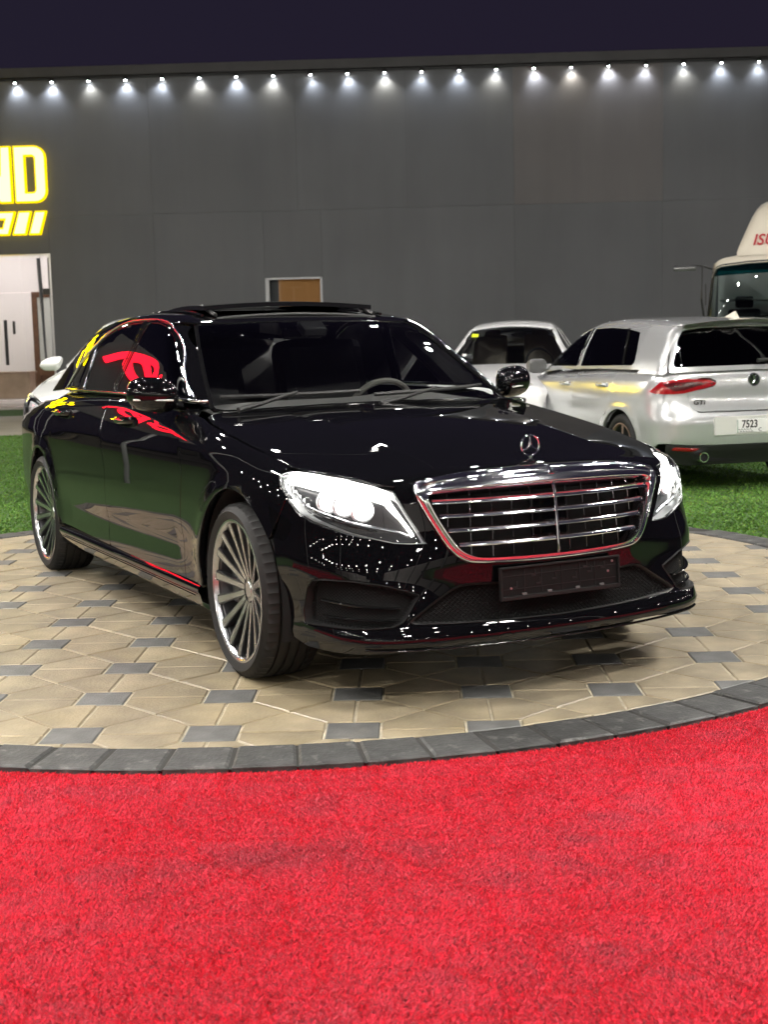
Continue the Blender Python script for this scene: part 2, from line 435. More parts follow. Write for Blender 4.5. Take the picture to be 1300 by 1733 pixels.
# local frame of things on the wall: x along the wall, -y out of the wall
bld = tag(empty('showroom_building', tuple(WO), WROT), 'long dark grey clad showroom building with lit parapet lights', 'building')
def panel_mat(name, c, r=.55):
    m = mat(name, c, r, noise=(.35, .10, 5), bump=(260, .08, .001)); objrand(m, .05)
    n, L, b = nodes_of(m); src = b.inputs['Base Color'].links[0].from_socket; tc = n.new('ShaderNodeNewGeometry'); mp = n.new('ShaderNodeMapping'); mp.inputs['Scale'].default_value = (1.3, 1.3, .16)
    t = n.new('ShaderNodeTexNoise'); t.inputs['Scale'].default_value = 1.1; t.inputs['Detail'].default_value = 9; t.inputs['Roughness'].default_value = .6
    mr = n.new('ShaderNodeMapRange'); mr.inputs[1].default_value = .35; mr.inputs[2].default_value = .7; mr.inputs[3].default_value = .93; mr.inputs[4].default_value = 1.05
    hs = n.new('ShaderNodeHueSaturation'); L.new(tc.outputs['Position'], mp.inputs[0]); L.new(mp.outputs[0], t.inputs['Vector']); L.new(t.outputs['Fac'], mr.inputs[0]); L.new(mr.outputs[0], hs.inputs['Value']); L.new(src, hs.inputs['Color']); L.new(hs.outputs[0], b.inputs['Base Color']); return m
M_clad = panel_mat('cladding_grey', (.108, .111, .116)); M_clad2 = panel_mat('cladding_reflection_tint', (.124, .115, .112))  # second grey carries a blurred reddish reflection, tinted into its base colour
M_blackm = mat('black_metal', (.02, .02, .02), .45); M_white = mat('white_plaster', (.74, .70, .68), .7)
M_wood = mat('brown_wood', (.13, .06, .03), .5, noise=(9, .3)); M_steel = mat('steel', (.55, .55, .55), .3, 1.)
lowr = [(-17, -13), (-8.6, -5.85), (-5.85, -2.98), (-1.46, 3.57), (3.57, 7.41), (7.41, 11.2), (11.2, 16)]
rects = [(a, b, -.05, 4.92) for a, b in lowr]+[(-13, -8.6, 3.98, 4.92), (-2.98, -1.46, -.05, 1.9), (-2.98, -1.46, 3.21, 4.92)]
upv = [-17, -13, -9.7, -5.85, -2.05, .8, 3.57, 7.41, 11.2, 16]
rects += [(a, b, 4.92, 8.40) for a, b in zip(upv, upv[1:])]
for a, b, z0, z1 in rects:
    mm = M_clad2 if (abs(a-3.57) < .01 and z0 > 4) else M_clad
    o = MB().box(((a+b)/2, .05, (z0+z1)/2), (b-a-.0035, .10, z1-z0-.0035), bev=.0015).build('cladding_panel', mm, bld)
core = MB()
core.box((-15, .16, 4.1), (4.0, .1, 8.4)).box((-10.8, .16, 6.2), (4.4, .1, 4.4)).box((-5.79, .16, 4.1), (5.6, .1, 8.4)).box((-2.22, .16, .95), (1.5, .1, 1.9)).box((-2.22, .16, 5.8), (1.5, .1, 5.1)).box((7.27, .16, 4.1), (17.4, .1, 8.4))
core.box((-17.0, 4.2, 4.1), (.1, 8, 8.4)).box((16, 4.2, 4.1), (.1, 8, 8.4)).box((-.5, 8.2, 4.1), (33, .1, 8.4)).box((-.5, 4.2, 8.35), (33, 8.1, .1))
core.build('back_wall', M_blackm, bld)
MB().box((-.5, .02, 8.545), (33.2, .40, .24), bev=.012).build('parapet', mat('parapet_grey', (.060, .058, .058), .6, noise=(1.5, .15)), bld)
MB().box((-.5, -.07, 8.385), (33.1, .13, .030)).build('light_rail', M_blackm, bld)

# parapet downlights
M_lens = emitter('downlight_lens', (.93, .97, 1.0), 160.0)
def downlight(s, e, k):
    t = tag(empty('wall_downlight', tuple(wl(s, 8.37, .115)), WROT), None, 'wall light', 'downlights along the parapet')
    MB().lathe([(.0, .03), (.045, .03), (.052, .0), (.052, -.075), (.047, -.075), (.044, -.05), (.0, -.05)], 14).build('housing', M_blackm, t, True)
    MB().box((0, .04, .012), (.03, .07, .02), bev=.004).build('bracket', M_blackm, t)
    ico = bmesh.new(); bmesh.ops.create_icosphere(ico, subdivisions=1, radius=.032); mm = bpy.data.meshes.new('lens'); ico.to_mesh(mm); ico.free()
    o = link('lens', mm, M_lens, t); o.location = (0, 0, -.066); o.scale = (1, 1, .6)
    l = bpy.data.lights.new('downlight_beam', 'SPOT'); l.energy = e; l.spot_size = R(118); l.spot_blend = 1.0; l.shadow_soft_size = .03
    l.color = k; lo = bpy.data.objects.new('downlight_beam', l); COL.objects.link(lo); lo.parent = t; lo.location = (0, -.005, -.10); lo.rotation_euler = (R(5+rng.normal(0, 3)), R(rng.normal(0, 7)), 0)
    return t
for i in range(21):
    s = -9.246+.953*i
    warm = [0, 0, 1, 0, 0, 1, 0, 1, 0, 0, 1, 0, 0, 1, 0, 1, 0, 0, 1, 0, 0][i]
    e = 62.*(1, 1.15, .62, .95, .8, .75, 1, .9, .8, .9, 1.05, .85, .9, .8, .9, .75, 1, .8, .8, 1.0, .8)[i]
    t = downlight(s, e, (1, .97, .88) if warm else (.82, .88, 1.0))
    ORD = 'first second third fourth fifth sixth seventh eighth ninth tenth eleventh twelfth thirteenth fourteenth fifteenth sixteenth seventeenth eighteenth nineteenth twentieth'.split()
    t['label'] = '%s parapet downlight counted from the left edge' % (ORD[i] if i < 20 else 'last rightmost')

# illuminated letters
M_letter_edge = emitter('letter_edge_yellow', (1.0, .70, .0), 1.6); M_letter_face = emitter('letter_face', (1.0, .88, .22), 3.6)
M_letter_can = mat('letter_can', (.35, .25, .02), .4)
sign = tag(empty('wall_sign', tuple(wl(-9.5, 5.6, .0)), WROT), 'glowing yellow lettered shop sign above the glass entrance', 'sign')
def letter(outline, holes=()):
    """outline in wall coordinates (s, z); a lit face with a rim inside a shallow can"""
    def put(P, y): return [(a+9.5, y, b-5.6) for a, b in P]
    bm = bmesh.new()
    def tri(poly, hs, y0, name, m, par, ins):
        loops = [inset(poly, ins)]+[inset(h, -ins) for h in hs]
        V = []; E = []
        for lp in loops:
            n0 = len(V); V += [Vector(q) for q in lp]; E += [(n0+i, n0+(i+1) % len(lp)) for i in range(len(lp))]
        r = delaunay_2d_cdt(V, E, [], 0, 1e-6); vv = [tuple(q) for q in r[0]]; F = []
        for t in r[2]:
            c = np.mean([vv[i] for i in t], 0)
            if pip(c[None], loops[0])[0] and not any(pip(c[None], h)[0] for h in loops[1:]): F.append(t)
        n = len(vv); y1 = y0[1]
        VV = put(vv, y0[0])+put(vv, y1); FF = [tuple(t) for t in F]+[tuple(i+n for i in t)[::-1] for t in F]
        cnt = {}
        for t in F:
            for a, b in zip(t, t[1:]+t[:1]): cnt[(a, b)] = 1
        for a, b in list(cnt):
            if (b, a) not in cnt: FF.append((a, b, b+n, a+n))
        mb = MB(); mb.add(VV, FF); return mb.build(name, m, par)
    rim = tri(outline, holes, (-.02, -.13), 'letter_rim', M_letter_edge, sign, 0)
    tri(outline, holes, (-.125, -.15), 'letter_face', M_letter_face, rim, .042)
def pip(Q, poly):
    Q = np.asarray(Q, float); P = np.asarray(poly, float); x, y = Q[:, 0], Q[:, 1]; c = np.zeros(len(Q), bool)
    x1, y1 = P[:, 0], P[:, 1]; x2, y2 = np.roll(x1, -1), np.roll(y1, -1)
    for a, b, e, d in zip(x1, y1, x2, y2):
        k = (b > y) != (d > y); c ^= k & (x < (e-a)*(y-b)/((d-b) if d != b else 1e-12)+a)
    return c
def rr(x0, x1, z0, z1, r, corners=(1, 1, 1, 1), n=5):
    out = []
    for (cx, cz, a0, k) in ((x1-r, z1-r, 0, corners[0]), (x0+r, z1-r, 90, corners[1]), (x0+r, z0+r, 180, corners[2]), (x1-r, z0+r, 270, corners[3])):
        if k: out += [(cx+r*math.cos(R(a0+90*i/n)), cz+r*math.sin(R(a0+90*i/n))) for i in range(n+1)]
        else: out.append((x1 if a0 in (0, 270) else x0, z1 if a0 in (0, 90) else z0))
    return out
letter(rr(-9.40, -8.56, 5.28, 6.73, .30, (1, 0, 0, 1)), [rr(-9.10, -8.86, 5.55, 6.46, .07, (1, 0, 0, 1))])
letter([(-10.40, 5.28), (-10.13, 5.28), (-10.13, 6.05), (-9.80, 5.28), (-9.47, 5.28), (-9.47, 6.73), (-9.74, 6.73), (-9.74, 5.95), (-10.07, 6.73), (-10.40, 6.73)])
letter([(-9.10, 4.46), (-8.79, 4.46), (-8.60, 5.07), (-8.91, 5.07)]); letter([(-9.53, 4.46), (-9.17, 4.46), (-9.00, 5.07), (-9.34, 5.07)])
letter([(-10.32, 4.46), (-9.62, 4.46), (-9.42, 5.07), (-10.12, 5.07)], [[(-9.98, 4.66), (-9.78, 4.66), (-9.72, 4.86), (-9.92, 4.86)]])

# lit entrance: room behind a glass front
room = tag(empty('entrance_hall', tuple(WO), WROT), 'bright entrance hall behind the glass front at the left', 'room')
MB().box((-10.8, 3.2, -.03), (4.4, 6.1, .04)).build('floor', mat('hall_floor', (.42, .38, .36), .25), room)
MB().box((-10.8, 6.2, 2.6), (4.4, .1, 5.3)).build('rear_wall', M_white, room)
MB().box((-8.55, 3.25, 2.6), (.08, 5.9, 5.3)).build('side_wall', M_white, room)
MB().box((-13.05, 3.25, 2.6), (.08, 5.9, 5.3)).build('side_wall', M_white, room)
MB().box((-10.8, 3.2, 5.23), (4.4, 6.0, .06)).build('hall_ceiling', M_white, room)
for x, y in ((-11.9, 2.2), (-9.6, 2.2), (-11.9, 4.6), (-9.6, 4.6)):
    f = MB().box((x, y, 5.185), (.66, .66, .02)).build('ceiling_light', M_steel, room); MB().box((x, y, 5.172), (.6, .6, .012)).build('diffuser', emitter('hall_light', (1, .92, .90), 48.0), f)
dr = tag(empty('inner_door', tuple(wl(-9.72, 0, -4.2)), WROT), 'brown framed frosted glass door inside the entrance hall', 'door')
fr = MB(); fr.box((-.55, 0, 1.55), (.16, .1, 3.1), bev=.01).box((.75, 0, 1.55), (.16, .1, 3.1), bev=.01).box((.1, 0, 3.12), (1.46, .1, .16), bev=.01).box((.1, 0, .85), (1.2, .08, .22), bev=.01).build('frame', M_wood, dr)
MB().box((.1, .02, 2.0), (1.14, .03, 2.1)).build('frosted_pane', mat('frosted', (.62, .64, .62), .35), dr)
MB().box((.1, .02, .38), (1.14, .04, .74)).build('kick_panel', M_wood, dr)
ds = tag(empty('reception_desk', tuple(wl(-10.55, 0, -2.4)), WROT), 'tan veneered desk standing inside the entrance hall', 'desk')
M_tanv = mat('veneer', (.50, .36, .27), .45, noise=(3, .12))
MB().box((0, 0, .50), (1.25, .6, .72), bev=.03).build('cabinet', M_tanv, ds); MB().box((0, -.02, .88), (1.32, .68, .05), bev=.012).build('desk_top', M_tanv, ds)
for x in (-.5, .5): MB().box((x, 0, .07), (.06, .5, .15), bev=.005).build('leg', M_blackm, ds)
gf = tag(empty('glass_front', tuple(wl(-10.8, 0, .0)), WROT), 'frameless glass entrance doors with black fittings and bar handle', 'door')
M_glass = glass('clear_glass', (.93, .95, .95))
for x0, x1, z0, z1 in ((-2.2, .06, 0.02, 2.98), (.075, 2.18, .02, 2.98), (-2.2, 2.18, 3.0, 3.95)):
    MB().box(((x0+x1)/2, .06, (z0+z1)/2), (x1-x0, .012, z1-z0)).build('pane', M_glass, gf)
fr = MB(); fr.box((0, .06, 3.965), (4.4, .07, .05)).box((2.17, .06, 2), (.05, .08, 3.96)).box((-2.17, .06, 2), (.05, .08, 3.96)).build('frame', M_steel, gf)
for x in (.02, 2.05): MB().box((x, .05, 3.0), (.20, .05, .16), bev=.006).build('patch_fitting', M_blackm, gf)
MB().tube([(.92, -.02, 1.1), (.92, -.02, 2.28)], .045, 10).box((.92, .02, 1.25), (.03, .08, .03)).box((.92, .02, 2.1), (.03, .08, .03)).build('bar_handle', M_blackm, gf, True)
MB().box((1.13, .03, 2.08), (.07, .03, .34), bev=.01).build('lock_box', M_blackm, gf)
cu = tag(empty('hanging_strip_curtain', tuple(wl(-8.9, 0, -.35)), WROT), 'grey strip of curtain hanging inside the glass entrance', 'curtain')
for k, (x, wdt) in enumerate(((-.12, .10), (.20, .15))):
    V = []
    for i in range(25):
        z = 3.9-i*.115; q = (3.9-z)
        row = [(x+.10*q*.28*(k == 0)+wdt*(1+.25*math.sin(q*1.7+k))*(t-.5), .05*math.sin(t*9+q*1.1+k), z) for t in np.linspace(0, 1, 9)]
        V.append(row)
    MB().grid(V).build('cloth_strip', mat('curtain_grey%d' % k, (.36, .35, .36), .8), cu, True, 80)

# small window high on the wall
wn = tag(empty('wall_window', tuple(wl(-2.22, 2.55, 0)), WROT), 'small lit window with amber blind in the dark wall', 'window')
fw = MB(); fw.box((-.70, .06, 0), (.10, .16, 1.3)).box((.72, .06, 0), (.06, .16, 1.3)).box((0, .06, .63), (1.5, .16, .05)).box((0, .06, -.63), (1.5, .16, .05)).build('frame', mat('window_aluminium', (.55, .55, .56), .4), wn)
V = [[(x, .26+.05*math.sin(x*5), z) for z in np.linspace(-.62, .62, 6)] for x in np.linspace(-.42, .69, 22)]
m = mat('amber_blind', (.42, .20, .07), .8); n_, L_, b_ = nodes_of(m); b_.inputs['Emission Color'].default_value = (.75, .33, .08, 1); b_.inputs['Emission Strength'].default_value = .10
MB().grid(V).build('blind', m, wn, True, 80)
MB().box((-.55, .3, 0), (.24, .02, 1.24)).build('dark_pane', M_blackm, wn)
MB().box((0, .03, 0), (1.36, .01, 1.22)).build('pane', M_glass, wn)
# ------------------------------------------------------------------ body surfaces of the vehicles
class tab:
    def __init__(s, *pts):
        o = sorted(pts); s.x = np.array([a for a, b in o], float); s.y = np.array([b for a, b in o], float)
        h = s.h = np.diff(s.x); d = np.diff(s.y)/h; m = np.zeros_like(s.x)
        m[1:-1] = (d[:-1]*h[1:]+d[1:]*h[:-1])/(h[:-1]+h[1:]); m[0] = d[0]; m[-1] = d[-1]; s.m = m
    def __call__(s, x):
        x = np.asarray(x, float); xc = np.clip(x, s.x[0], s.x[-1]); i = np.clip(np.searchsorted(s.x, xc)-1, 0, len(s.h)-1)
        t = (xc-s.x[i])/s.h[i]; h = s.h[i]
        y = s.y[i]*(1+2*t)*(1-t)**2+s.m[i]*h*t*(1-t)**2+s.y[i+1]*t*t*(3-2*t)+s.m[i+1]*h*t*t*(t-1)
        return y+np.where(x < s.x[0], s.m[0]*(x-s.x[0]), 0)+np.where(x > s.x[-1], s.m[-1]*(x-s.x[-1]), 0)
def smax(a, b, k):
    h = np.maximum(k-np.abs(a-b), 0)/k; return np.maximum(a, b)+h*h*k*.25
def gauss(x, s): return np.exp(-(x/s)**2)

def normals(f, P, e=2e-3):
    g = np.stack([f(*(P+d).T)-f(*(P-d).T) for d in np.eye(3)*e], 1)
    return g/(np.linalg.norm(g, axis=1)[:, None]+1e-12)
def march(f, O, D, tmax=2.2, n=90):
    ts = np.linspace(0, tmax, n); P = O[:, None]+ts[None, :, None]*D[:, None]
    v = f(P[..., 0], P[..., 1], P[..., 2]); neg = v < 0; hit = neg.any(1); i = np.where(hit, neg.argmax(1), np.abs(v).argmin(1)); i = np.maximum(i, 1)
    a = ts[i-1]; b = ts[i]
    for _ in range(26):
        m = (a+b)/2; q = O+m[:, None]*D; s = f(*q.T) < 0; b = np.where(s, m, b); a = np.where(s, a, m)
    return O+b[:, None]*D
CR = .9
def shoot(mode, uv, f, xc=0.):
    uv = np.asarray(uv, float); u, v = uv[:, 0], uv[:, 1]; z = np.zeros_like(u)
    if mode == 'side': O = np.c_[u, z-1.5, v]; D = np.tile((0., 1., 0.), (len(u), 1))
    elif mode == 'top': O = np.c_[u, v, z+1.9]; D = np.tile((0., 0., -1.), (len(u), 1))
    elif mode == 'cyl':
        t = u/CR; O = np.c_[xc+1.8*np.cos(t), -1.8*np.sin(t), v]; D = np.c_[-np.cos(t), np.sin(t), z]
    elif mode == 'cylr':
        t = u/CR; O = np.c_[xc-1.8*np.cos(t), 1.8*np.sin(t), v]; D = np.c_[np.cos(t), -np.sin(t), z]
    elif mode == 'rear': O = np.c_[z+xc-1.2, u, v]; D = np.tile((1., 0., 0.), (len(u), 1))
    elif mode == 'front': O = np.c_[z+xc+1.2, u, v]; D = np.tile((-1., 0., 0.), (len(u), 1))
    return march(f, O, D)
def flat2(mode, P, xc=0.):
    P = np.asarray(P, float)
    if mode == 'side': return P[:, [0, 2]]
    if mode == 'top': return P[:, :2]
    if mode == 'cyl': return np.c_[np.arctan2(-P[:, 1], P[:, 0]-xc)*CR, P[:, 2]]
    if mode == 'cylr': return np.c_[np.arctan2(P[:, 1], xc-P[:, 0])*CR, P[:, 2]]
    return P[:, 1:]

def add_normals(me, nrm):
    me.polygons.foreach_set('use_smooth', np.ones(len(me.polygons), bool)); me.normals_split_custom_set_from_vertices([tuple(n) for n in nrm])

def patch(name, poly, mode, f, m, parent, holes=(), res=.035, gap=.0028, depth=.016, off=0., mirror=False, xc=0., edge=None, label=None):
    """a body panel: a 2D outline (and holes) laid on the surface f=0, with its edges folded inwards"""
    loops = [inset(poly, gap)]+[inset(h, -gap) for h in holes]; loops = [resample(l, max(8, int(np.linalg.norm(np.diff(np.vstack([l, l[:1]]), axis=0), axis=1).sum()/(edge or res*.6))), True) if edge != 0 else l for l in loops]
    V = []; E = []
    for l in loops:
        n0 = len(V); V += [Vector(q) for q in l]; E += [(n0+i, n0+(i+1) % len(l)) for i in range(len(l))]
    lo = loops[0].min(0); hi = loops[0].max(0)
    gx, gy = np.meshgrid(np.arange(lo[0], hi[0], res), np.arange(lo[1], hi[1], res)); G = np.c_[gx.ravel(), gy.ravel()]
    k = pip(G, loops[0])
    for h in loops[1:]: k &= ~pip(G, h)
    B = np.vstack(loops); G = G[k]
    if len(G):
        dm = np.sqrt(((G[:, None]-B[None])**2).sum(2).min(1)); G = G[dm > res*.42]
    V += [Vector(q) for q in G]
    r = delaunay_2d_cdt(V, E, [], 0, 1e-7); Q = np.array([tuple(q) for q in r[0]]); T = np.array([t for t in r[2] if len(t) == 3])
    c = Q[T].mean(1); k = pip(c, loops[0])
    for h in loops[1:]: k &= ~pip(c, h)
    T = T[k]
    P = shoot(mode, Q, f, xc); N = normals(f, P); P = P+N*off
    fn = np.cross(P[T[:, 1]]-P[T[:, 0]], P[T[:, 2]]-P[T[:, 0]]); fl = (fn*N[T].mean(1)).sum(1) < 0; T[fl] = T[fl][:, ::-1]
    faces = [tuple(t) for t in T]; n = len(P); VV = [P]; NN = [N]
    if depth:
        ed = set()
        for t in T:
            for a, b in ((t[0], t[1]), (t[1], t[2]), (t[2], t[0])): ed.add((a, b))
        bd = [(a, b) for a, b in ed if (b, a) not in ed]
        idx = {}; nb = {}
        for a, b in bd:
            tn = P[b]-P[a]; tn = tn/(np.linalg.norm(tn)+1e-9)
            for q in (a, b): nb.setdefault(q, []).append(np.cross(tn, N[q]))
        ids = list(nb); on = np.array([np.mean(nb[q], 0) for q in ids]); on /= np.linalg.norm(on, axis=1)[:, None]+1e-9
        for j, q in enumerate(ids): idx[q] = j
        m2 = len(ids); top = P[ids]; rim = top-N[ids]*.0025+on*.0012; bot = top-N[ids]*depth
        VV += [top, rim, bot]; NN += [(N[ids]+on*.4), on+N[ids]*.3, on]
        for a, b in bd:
            i, j = idx[a], idx[b]
            faces += [(n+j, n+i, n+m2+i, n+m2+j), (n+m2+j, n+m2+i, n+2*m2+i, n+2*m2+j)]
    VV = np.vstack(VV); NN = np.vstack(NN); NN /= np.linalg.norm(NN, axis=1)[:, None]+1e-9
    out = []
    for s in ((1, -1) if mirror else (1,)):
        q = VV*np.array((1, s, 1)); nn = NN*np.array((1, s, 1)); fc = faces if s == 1 else [t[::-1] for t in faces]
        me = pymesh(name, q, fc); add_normals(me, nn); o = link(name, me, m, parent)
        if label: o['label'] = label
        out.append(o)
    return out if mirror else out[0]

def band(name, A, B, mode, f, m, parent, prof, closed=True, n=120, mirror=False, xc=0.):
    """a trim strip between two outlines; prof = [(t across, height)] above the surface"""
    A = resample(A, n, closed); B = resample(B, n, closed); rows = []
    for t, h in prof:
        P = shoot(mode, A*(1-t)+B*t, f, xc); rows.append(P+normals(f, P)*h)
    Vg = np.array(rows); out = []
    for s in ((1, -1) if mirror else (1,)):
        G = Vg*np.array((1, s, 1)); k = len(prof); mb = MB(); F = []
        for i in range(k-1):
            for j in range(n if closed else n-1): F.append((i*n+j, i*n+(j+1) % n, (i+1)*n+(j+1) % n, (i+1)*n+j))
        mb.add(G.reshape(-1, 3), F); out.append(mb.build(name, m, parent, True, 50))
    return out
def trim(name, path2, mode, f, m, parent, w=.006, h=.004, mirror=False, xc=0., closed=False, n=8, off=0.):
    P = shoot(mode, np.array(path2), f, xc); N = normals(f, P); P = P+N*off; out = []
    for s in ((1, -1) if mirror else (1,)):
        q = P*np.array((1, s, 1)); mb = MB(); mb.tube(q, w, n, closed); out.append(mb.build(name, m, parent, True, 60))
    return out
def mirrored(o, name=None):
    """left-hand twin of a right-hand part"""
    me = o.data.copy(); me.transform(Matrix.Diagonal((1, -1, 1, 1))); me.flip_normals(); c = link(name or o.name.split('.')[0], me, None, o.parent)
    for k in o.keys():
        if k != 'label': c[k] = o[k]
    return c
def circ(c, r, a0, a1, n=28): return [(c[0]+r*math.cos(R(a)), c[1]+r*math.sin(R(a))) for a in np.linspace(a0, a1, n)]

# shared vehicle materials
M_paint = mat('black_paint', (.003, .003, .0035), .3, 0., 1., .008, spec=.0)
M_chrome = mat('chrome', (.86, .87, .89), .09, 1.); M_dchrome = mat('smoked_chrome', (.25, .25, .26), .12, 1.)
M_gloss = mat('gloss_black_plastic', (.006, .006, .006), .08); M_mblack = mat('matt_black_plastic', (.018, .018, .018), .5)
M_rubber = mat('tyre_rubber', (.009, .0088, .0086), .72, bump=(240, .15, .001)); M_void = mat('wheel_well', (.008, .008, .008), .9)
M_alloy = mat('machined_alloy', (.52, .525, .535), .26, 1.); M_alloyd = mat('grey_alloy', (.15, .153, .16), .32, .9)
M_disc = mat('brake_disc', (.38, .37, .36), .35, 1.); M_silver = mat('silver_metal_plain', (.7, .7, .7), .3, 1.)
M_tint = glass('tinted_glass', (.035, .035, .04)); M_ws = glass('windscreen_glass', (.80, .82, .82)); M_ws2 = glass('dark_windscreen_glass', (.40, .42, .43)); M_lensc = glass('lamp_cover', (.96, .97, .98), 0., 1.45)
M_leather = mat('black_leather', (.035, .033, .033), .45, bump=(300, .2, .001)); M_dash = mat('dash_plastic', (.07, .07, .07), .5)
M_meshp = mat('black_mesh', (.006, .006, .006), .55, spec=.15); M_cream = mat('cream_leather', (.50, .43, .33), .5)

def tyre_mesh(Rt, Rr, wd, n=112):
    """lathe round y with four grooves and notched shoulders; outer side at -wd/2"""
    h = wd/2; key = (Rt, Rr, wd)
    sw = [(Rr-.012, -h*.78), (Rr+.004, -h*.93), (Rr+.016, -h*.985), ((Rr*.5+Rt*.5), -h*1.03), (Rt-.028, -h*.985), (Rt-.014, -h*.93)]
    tr = [(Rt-.005, -h*.84)]
    for g in (-.52, -.17, .17, .52):
        w = .028; tr += [(Rt-.0012*abs(g), h*(g-w)-.002), (Rt-.009, h*(g-w)), (Rt-.009, h*(g+w)), (Rt-.0012*abs(g), h*(g+w)+.002)]
    tr += [(Rt-.005, h*.84)]
    prof = sw+tr+[(r, -y) for r, y in sw[::-1]]; m = len(prof); V = []
    for i in range(n):
        a = 2*math.pi*i/n; notch = (i % 2 == 1)
        for j, (r, y) in enumerate(prof):
            ang = a
            if (j in (4, 5, 6, m-5, m-6, m-7)) and notch: r = r-.013 if j in (5, 6, m-6, m-7) else r-.005
            if notch: ang = a-2*math.pi/n*.55
            else: ang = a-2*math.pi/n*.22
            V.append((r*math.sin(ang), y, r*math.cos(ang)))
    F = [(i*m+j, i*m+j+1, ((i+1) % n)*m+j+1, ((i+1) % n)*m+j) for i in range(n) for j in range(m-1)]
    return V, F
_wc = {}
def wheel(parent, x, y, Rt, Rr, wd, spokes=16, style='multi', steer=0., mats=None, spin=.1):
    """hub carrier (part) with tyre, rim, spokes and disc as sub-parts; outer face points to -y on the right side"""
    ma, md = mats or (M_alloy, M_alloyd)
    key = (Rt, Rr, wd, spokes, style, spin)
    if key not in _wc:
        h = wd/2; D = {}
        b = MB(); b.lathe([(Rr-.004, -h*.80), (Rr-.022, -h*.70), (Rr-.035, -h*.2), (Rr-.04, h*.7), (Rr-.005, h*.8)], 56, 'y'); D['wheel'] = (b, md, True)
        t = MB(); t.add(*tyre_mesh(Rt, Rr, wd)); D['tyre'] = (t, M_rubber, True)
        r = MB(); r.lathe([(Rr-.004, -h*.80), (Rr+.004, -h*.90), (Rr+.002, -h*.945), (Rr-.006, -h*.95), (Rr-.013, -h*.90), (Rr-.018, -h*.78)], 72, 'y'); D['rim_lip'] = (r, ma, True)
        s = MB(); fc = MB()
        for k in range(spokes):
            a = 2*math.pi*(k+spin)/spokes; ca, sa = math.cos(a), math.sin(a)
            rad = np.linspace(.052, Rr-.012, 9); u = (rad-rad[0])/(rad[-1]-rad[0])
            yy = -h*(.50+.36*u**1.15) if style == 'multi' else -h*(.80+.06*u)
            wid = (.0120+.0030*np.cos(u*math.pi)**2+.006*u) if style == 'multi' else (.030-.006*np.sin(u*math.pi))
            tw = .03*np.sin(u*math.pi*.5) if style == 'multi' else 0*u
            L_ = []
            for q in range(9):
                A = a+tw[q]*(1 if k % 2 else .7); er = np.array((math.sin(A), 0, math.cos(A))); et = np.array((math.cos(A), 0, -math.sin(A)))
                c = er*rad[q]+np.array((0, yy[q], 0)); L_.append((c, et*wid[q]))
            dp = .034 if style == 'multi' else .05
            V = []
            for c, e in L_: V += [c-e, c+e, c+e*.75+np.array((0, dp, 0)), c-e*.75+np.array((0, dp, 0))]
            s.add(V, [(i*4+j, i*4+(j+1) % 4, i*4+4+(j+1) % 4, i*4+4+j) for i in range(8) for j in range(4)])
            V = []
            for c, e in L_: V += [c-e*.62+np.array((0, -.0012, 0)), c+e*.62+np.array((0, -.0012, 0))]
            fc.add(V, [(i*2, i*2+1, i*2+3, i*2+2) for i in range(8)])
        D['spokes'] = (s, md, False); D['spoke_faces'] = (fc, ma, False)
        hb = MB(); y0 = -h*.50 if style == 'multi' else -h*.80
        hb.lathe([(0, y0-.004), (.030, y0-.004), (.032, y0-.001), (.036, y0), (.066, y0+.002), (.074, y0+.012), (.074, y0+.05)], 40, 'y'); D['hub'] = (hb, ma, True)
        lg = MB()
        for k in range(5):
            a = 2*math.pi*(k+.25)/5; c = (.052*math.sin(a), 0, .052*math.cos(a)); lg.lathe([(0, y0-.0005), (.0085, y0-.0005), (.0095, y0+.006)], 12, 'y', c)
        D['lug_holes'] = (lg, M_void, True)
        bd = MB(); bd.lathe([(.07, -h*.08), (Rr*.80, -h*.08), (Rr*.80, .02), (.07, .02)], 48, 'y'); D['brake_disc'] = (bd, M_disc, True)
        cal = MB(); cal.box((-Rr*.62, -h*.12, .02), (.08, .09, .20), bev=.02); D['caliper'] = (cal, M_alloyd, False)
        _wc[key] = {k: (q.build(k, m, None, sm, 40).data, m) for k, (q, m, sm) in D.items()}
        for o in [o for o in COL.objects if o.parent is None and o.name.split('.')[0] in D and o.data and o.data in [q[0] for q in _wc[key].values()]]: bpy.data.objects.remove(o, do_unlink=True)
    D = _wc[key]
    w = link('wheel', D['wheel'][0], None, parent); w.location = (x, y, Rt-.006)
    w.rotation_euler = (0, 0, steer+(math.pi if y > 0 else 0))
    for k, (me, m) in D.items():
        if k != 'wheel': link(k, me, None, w)
    return w
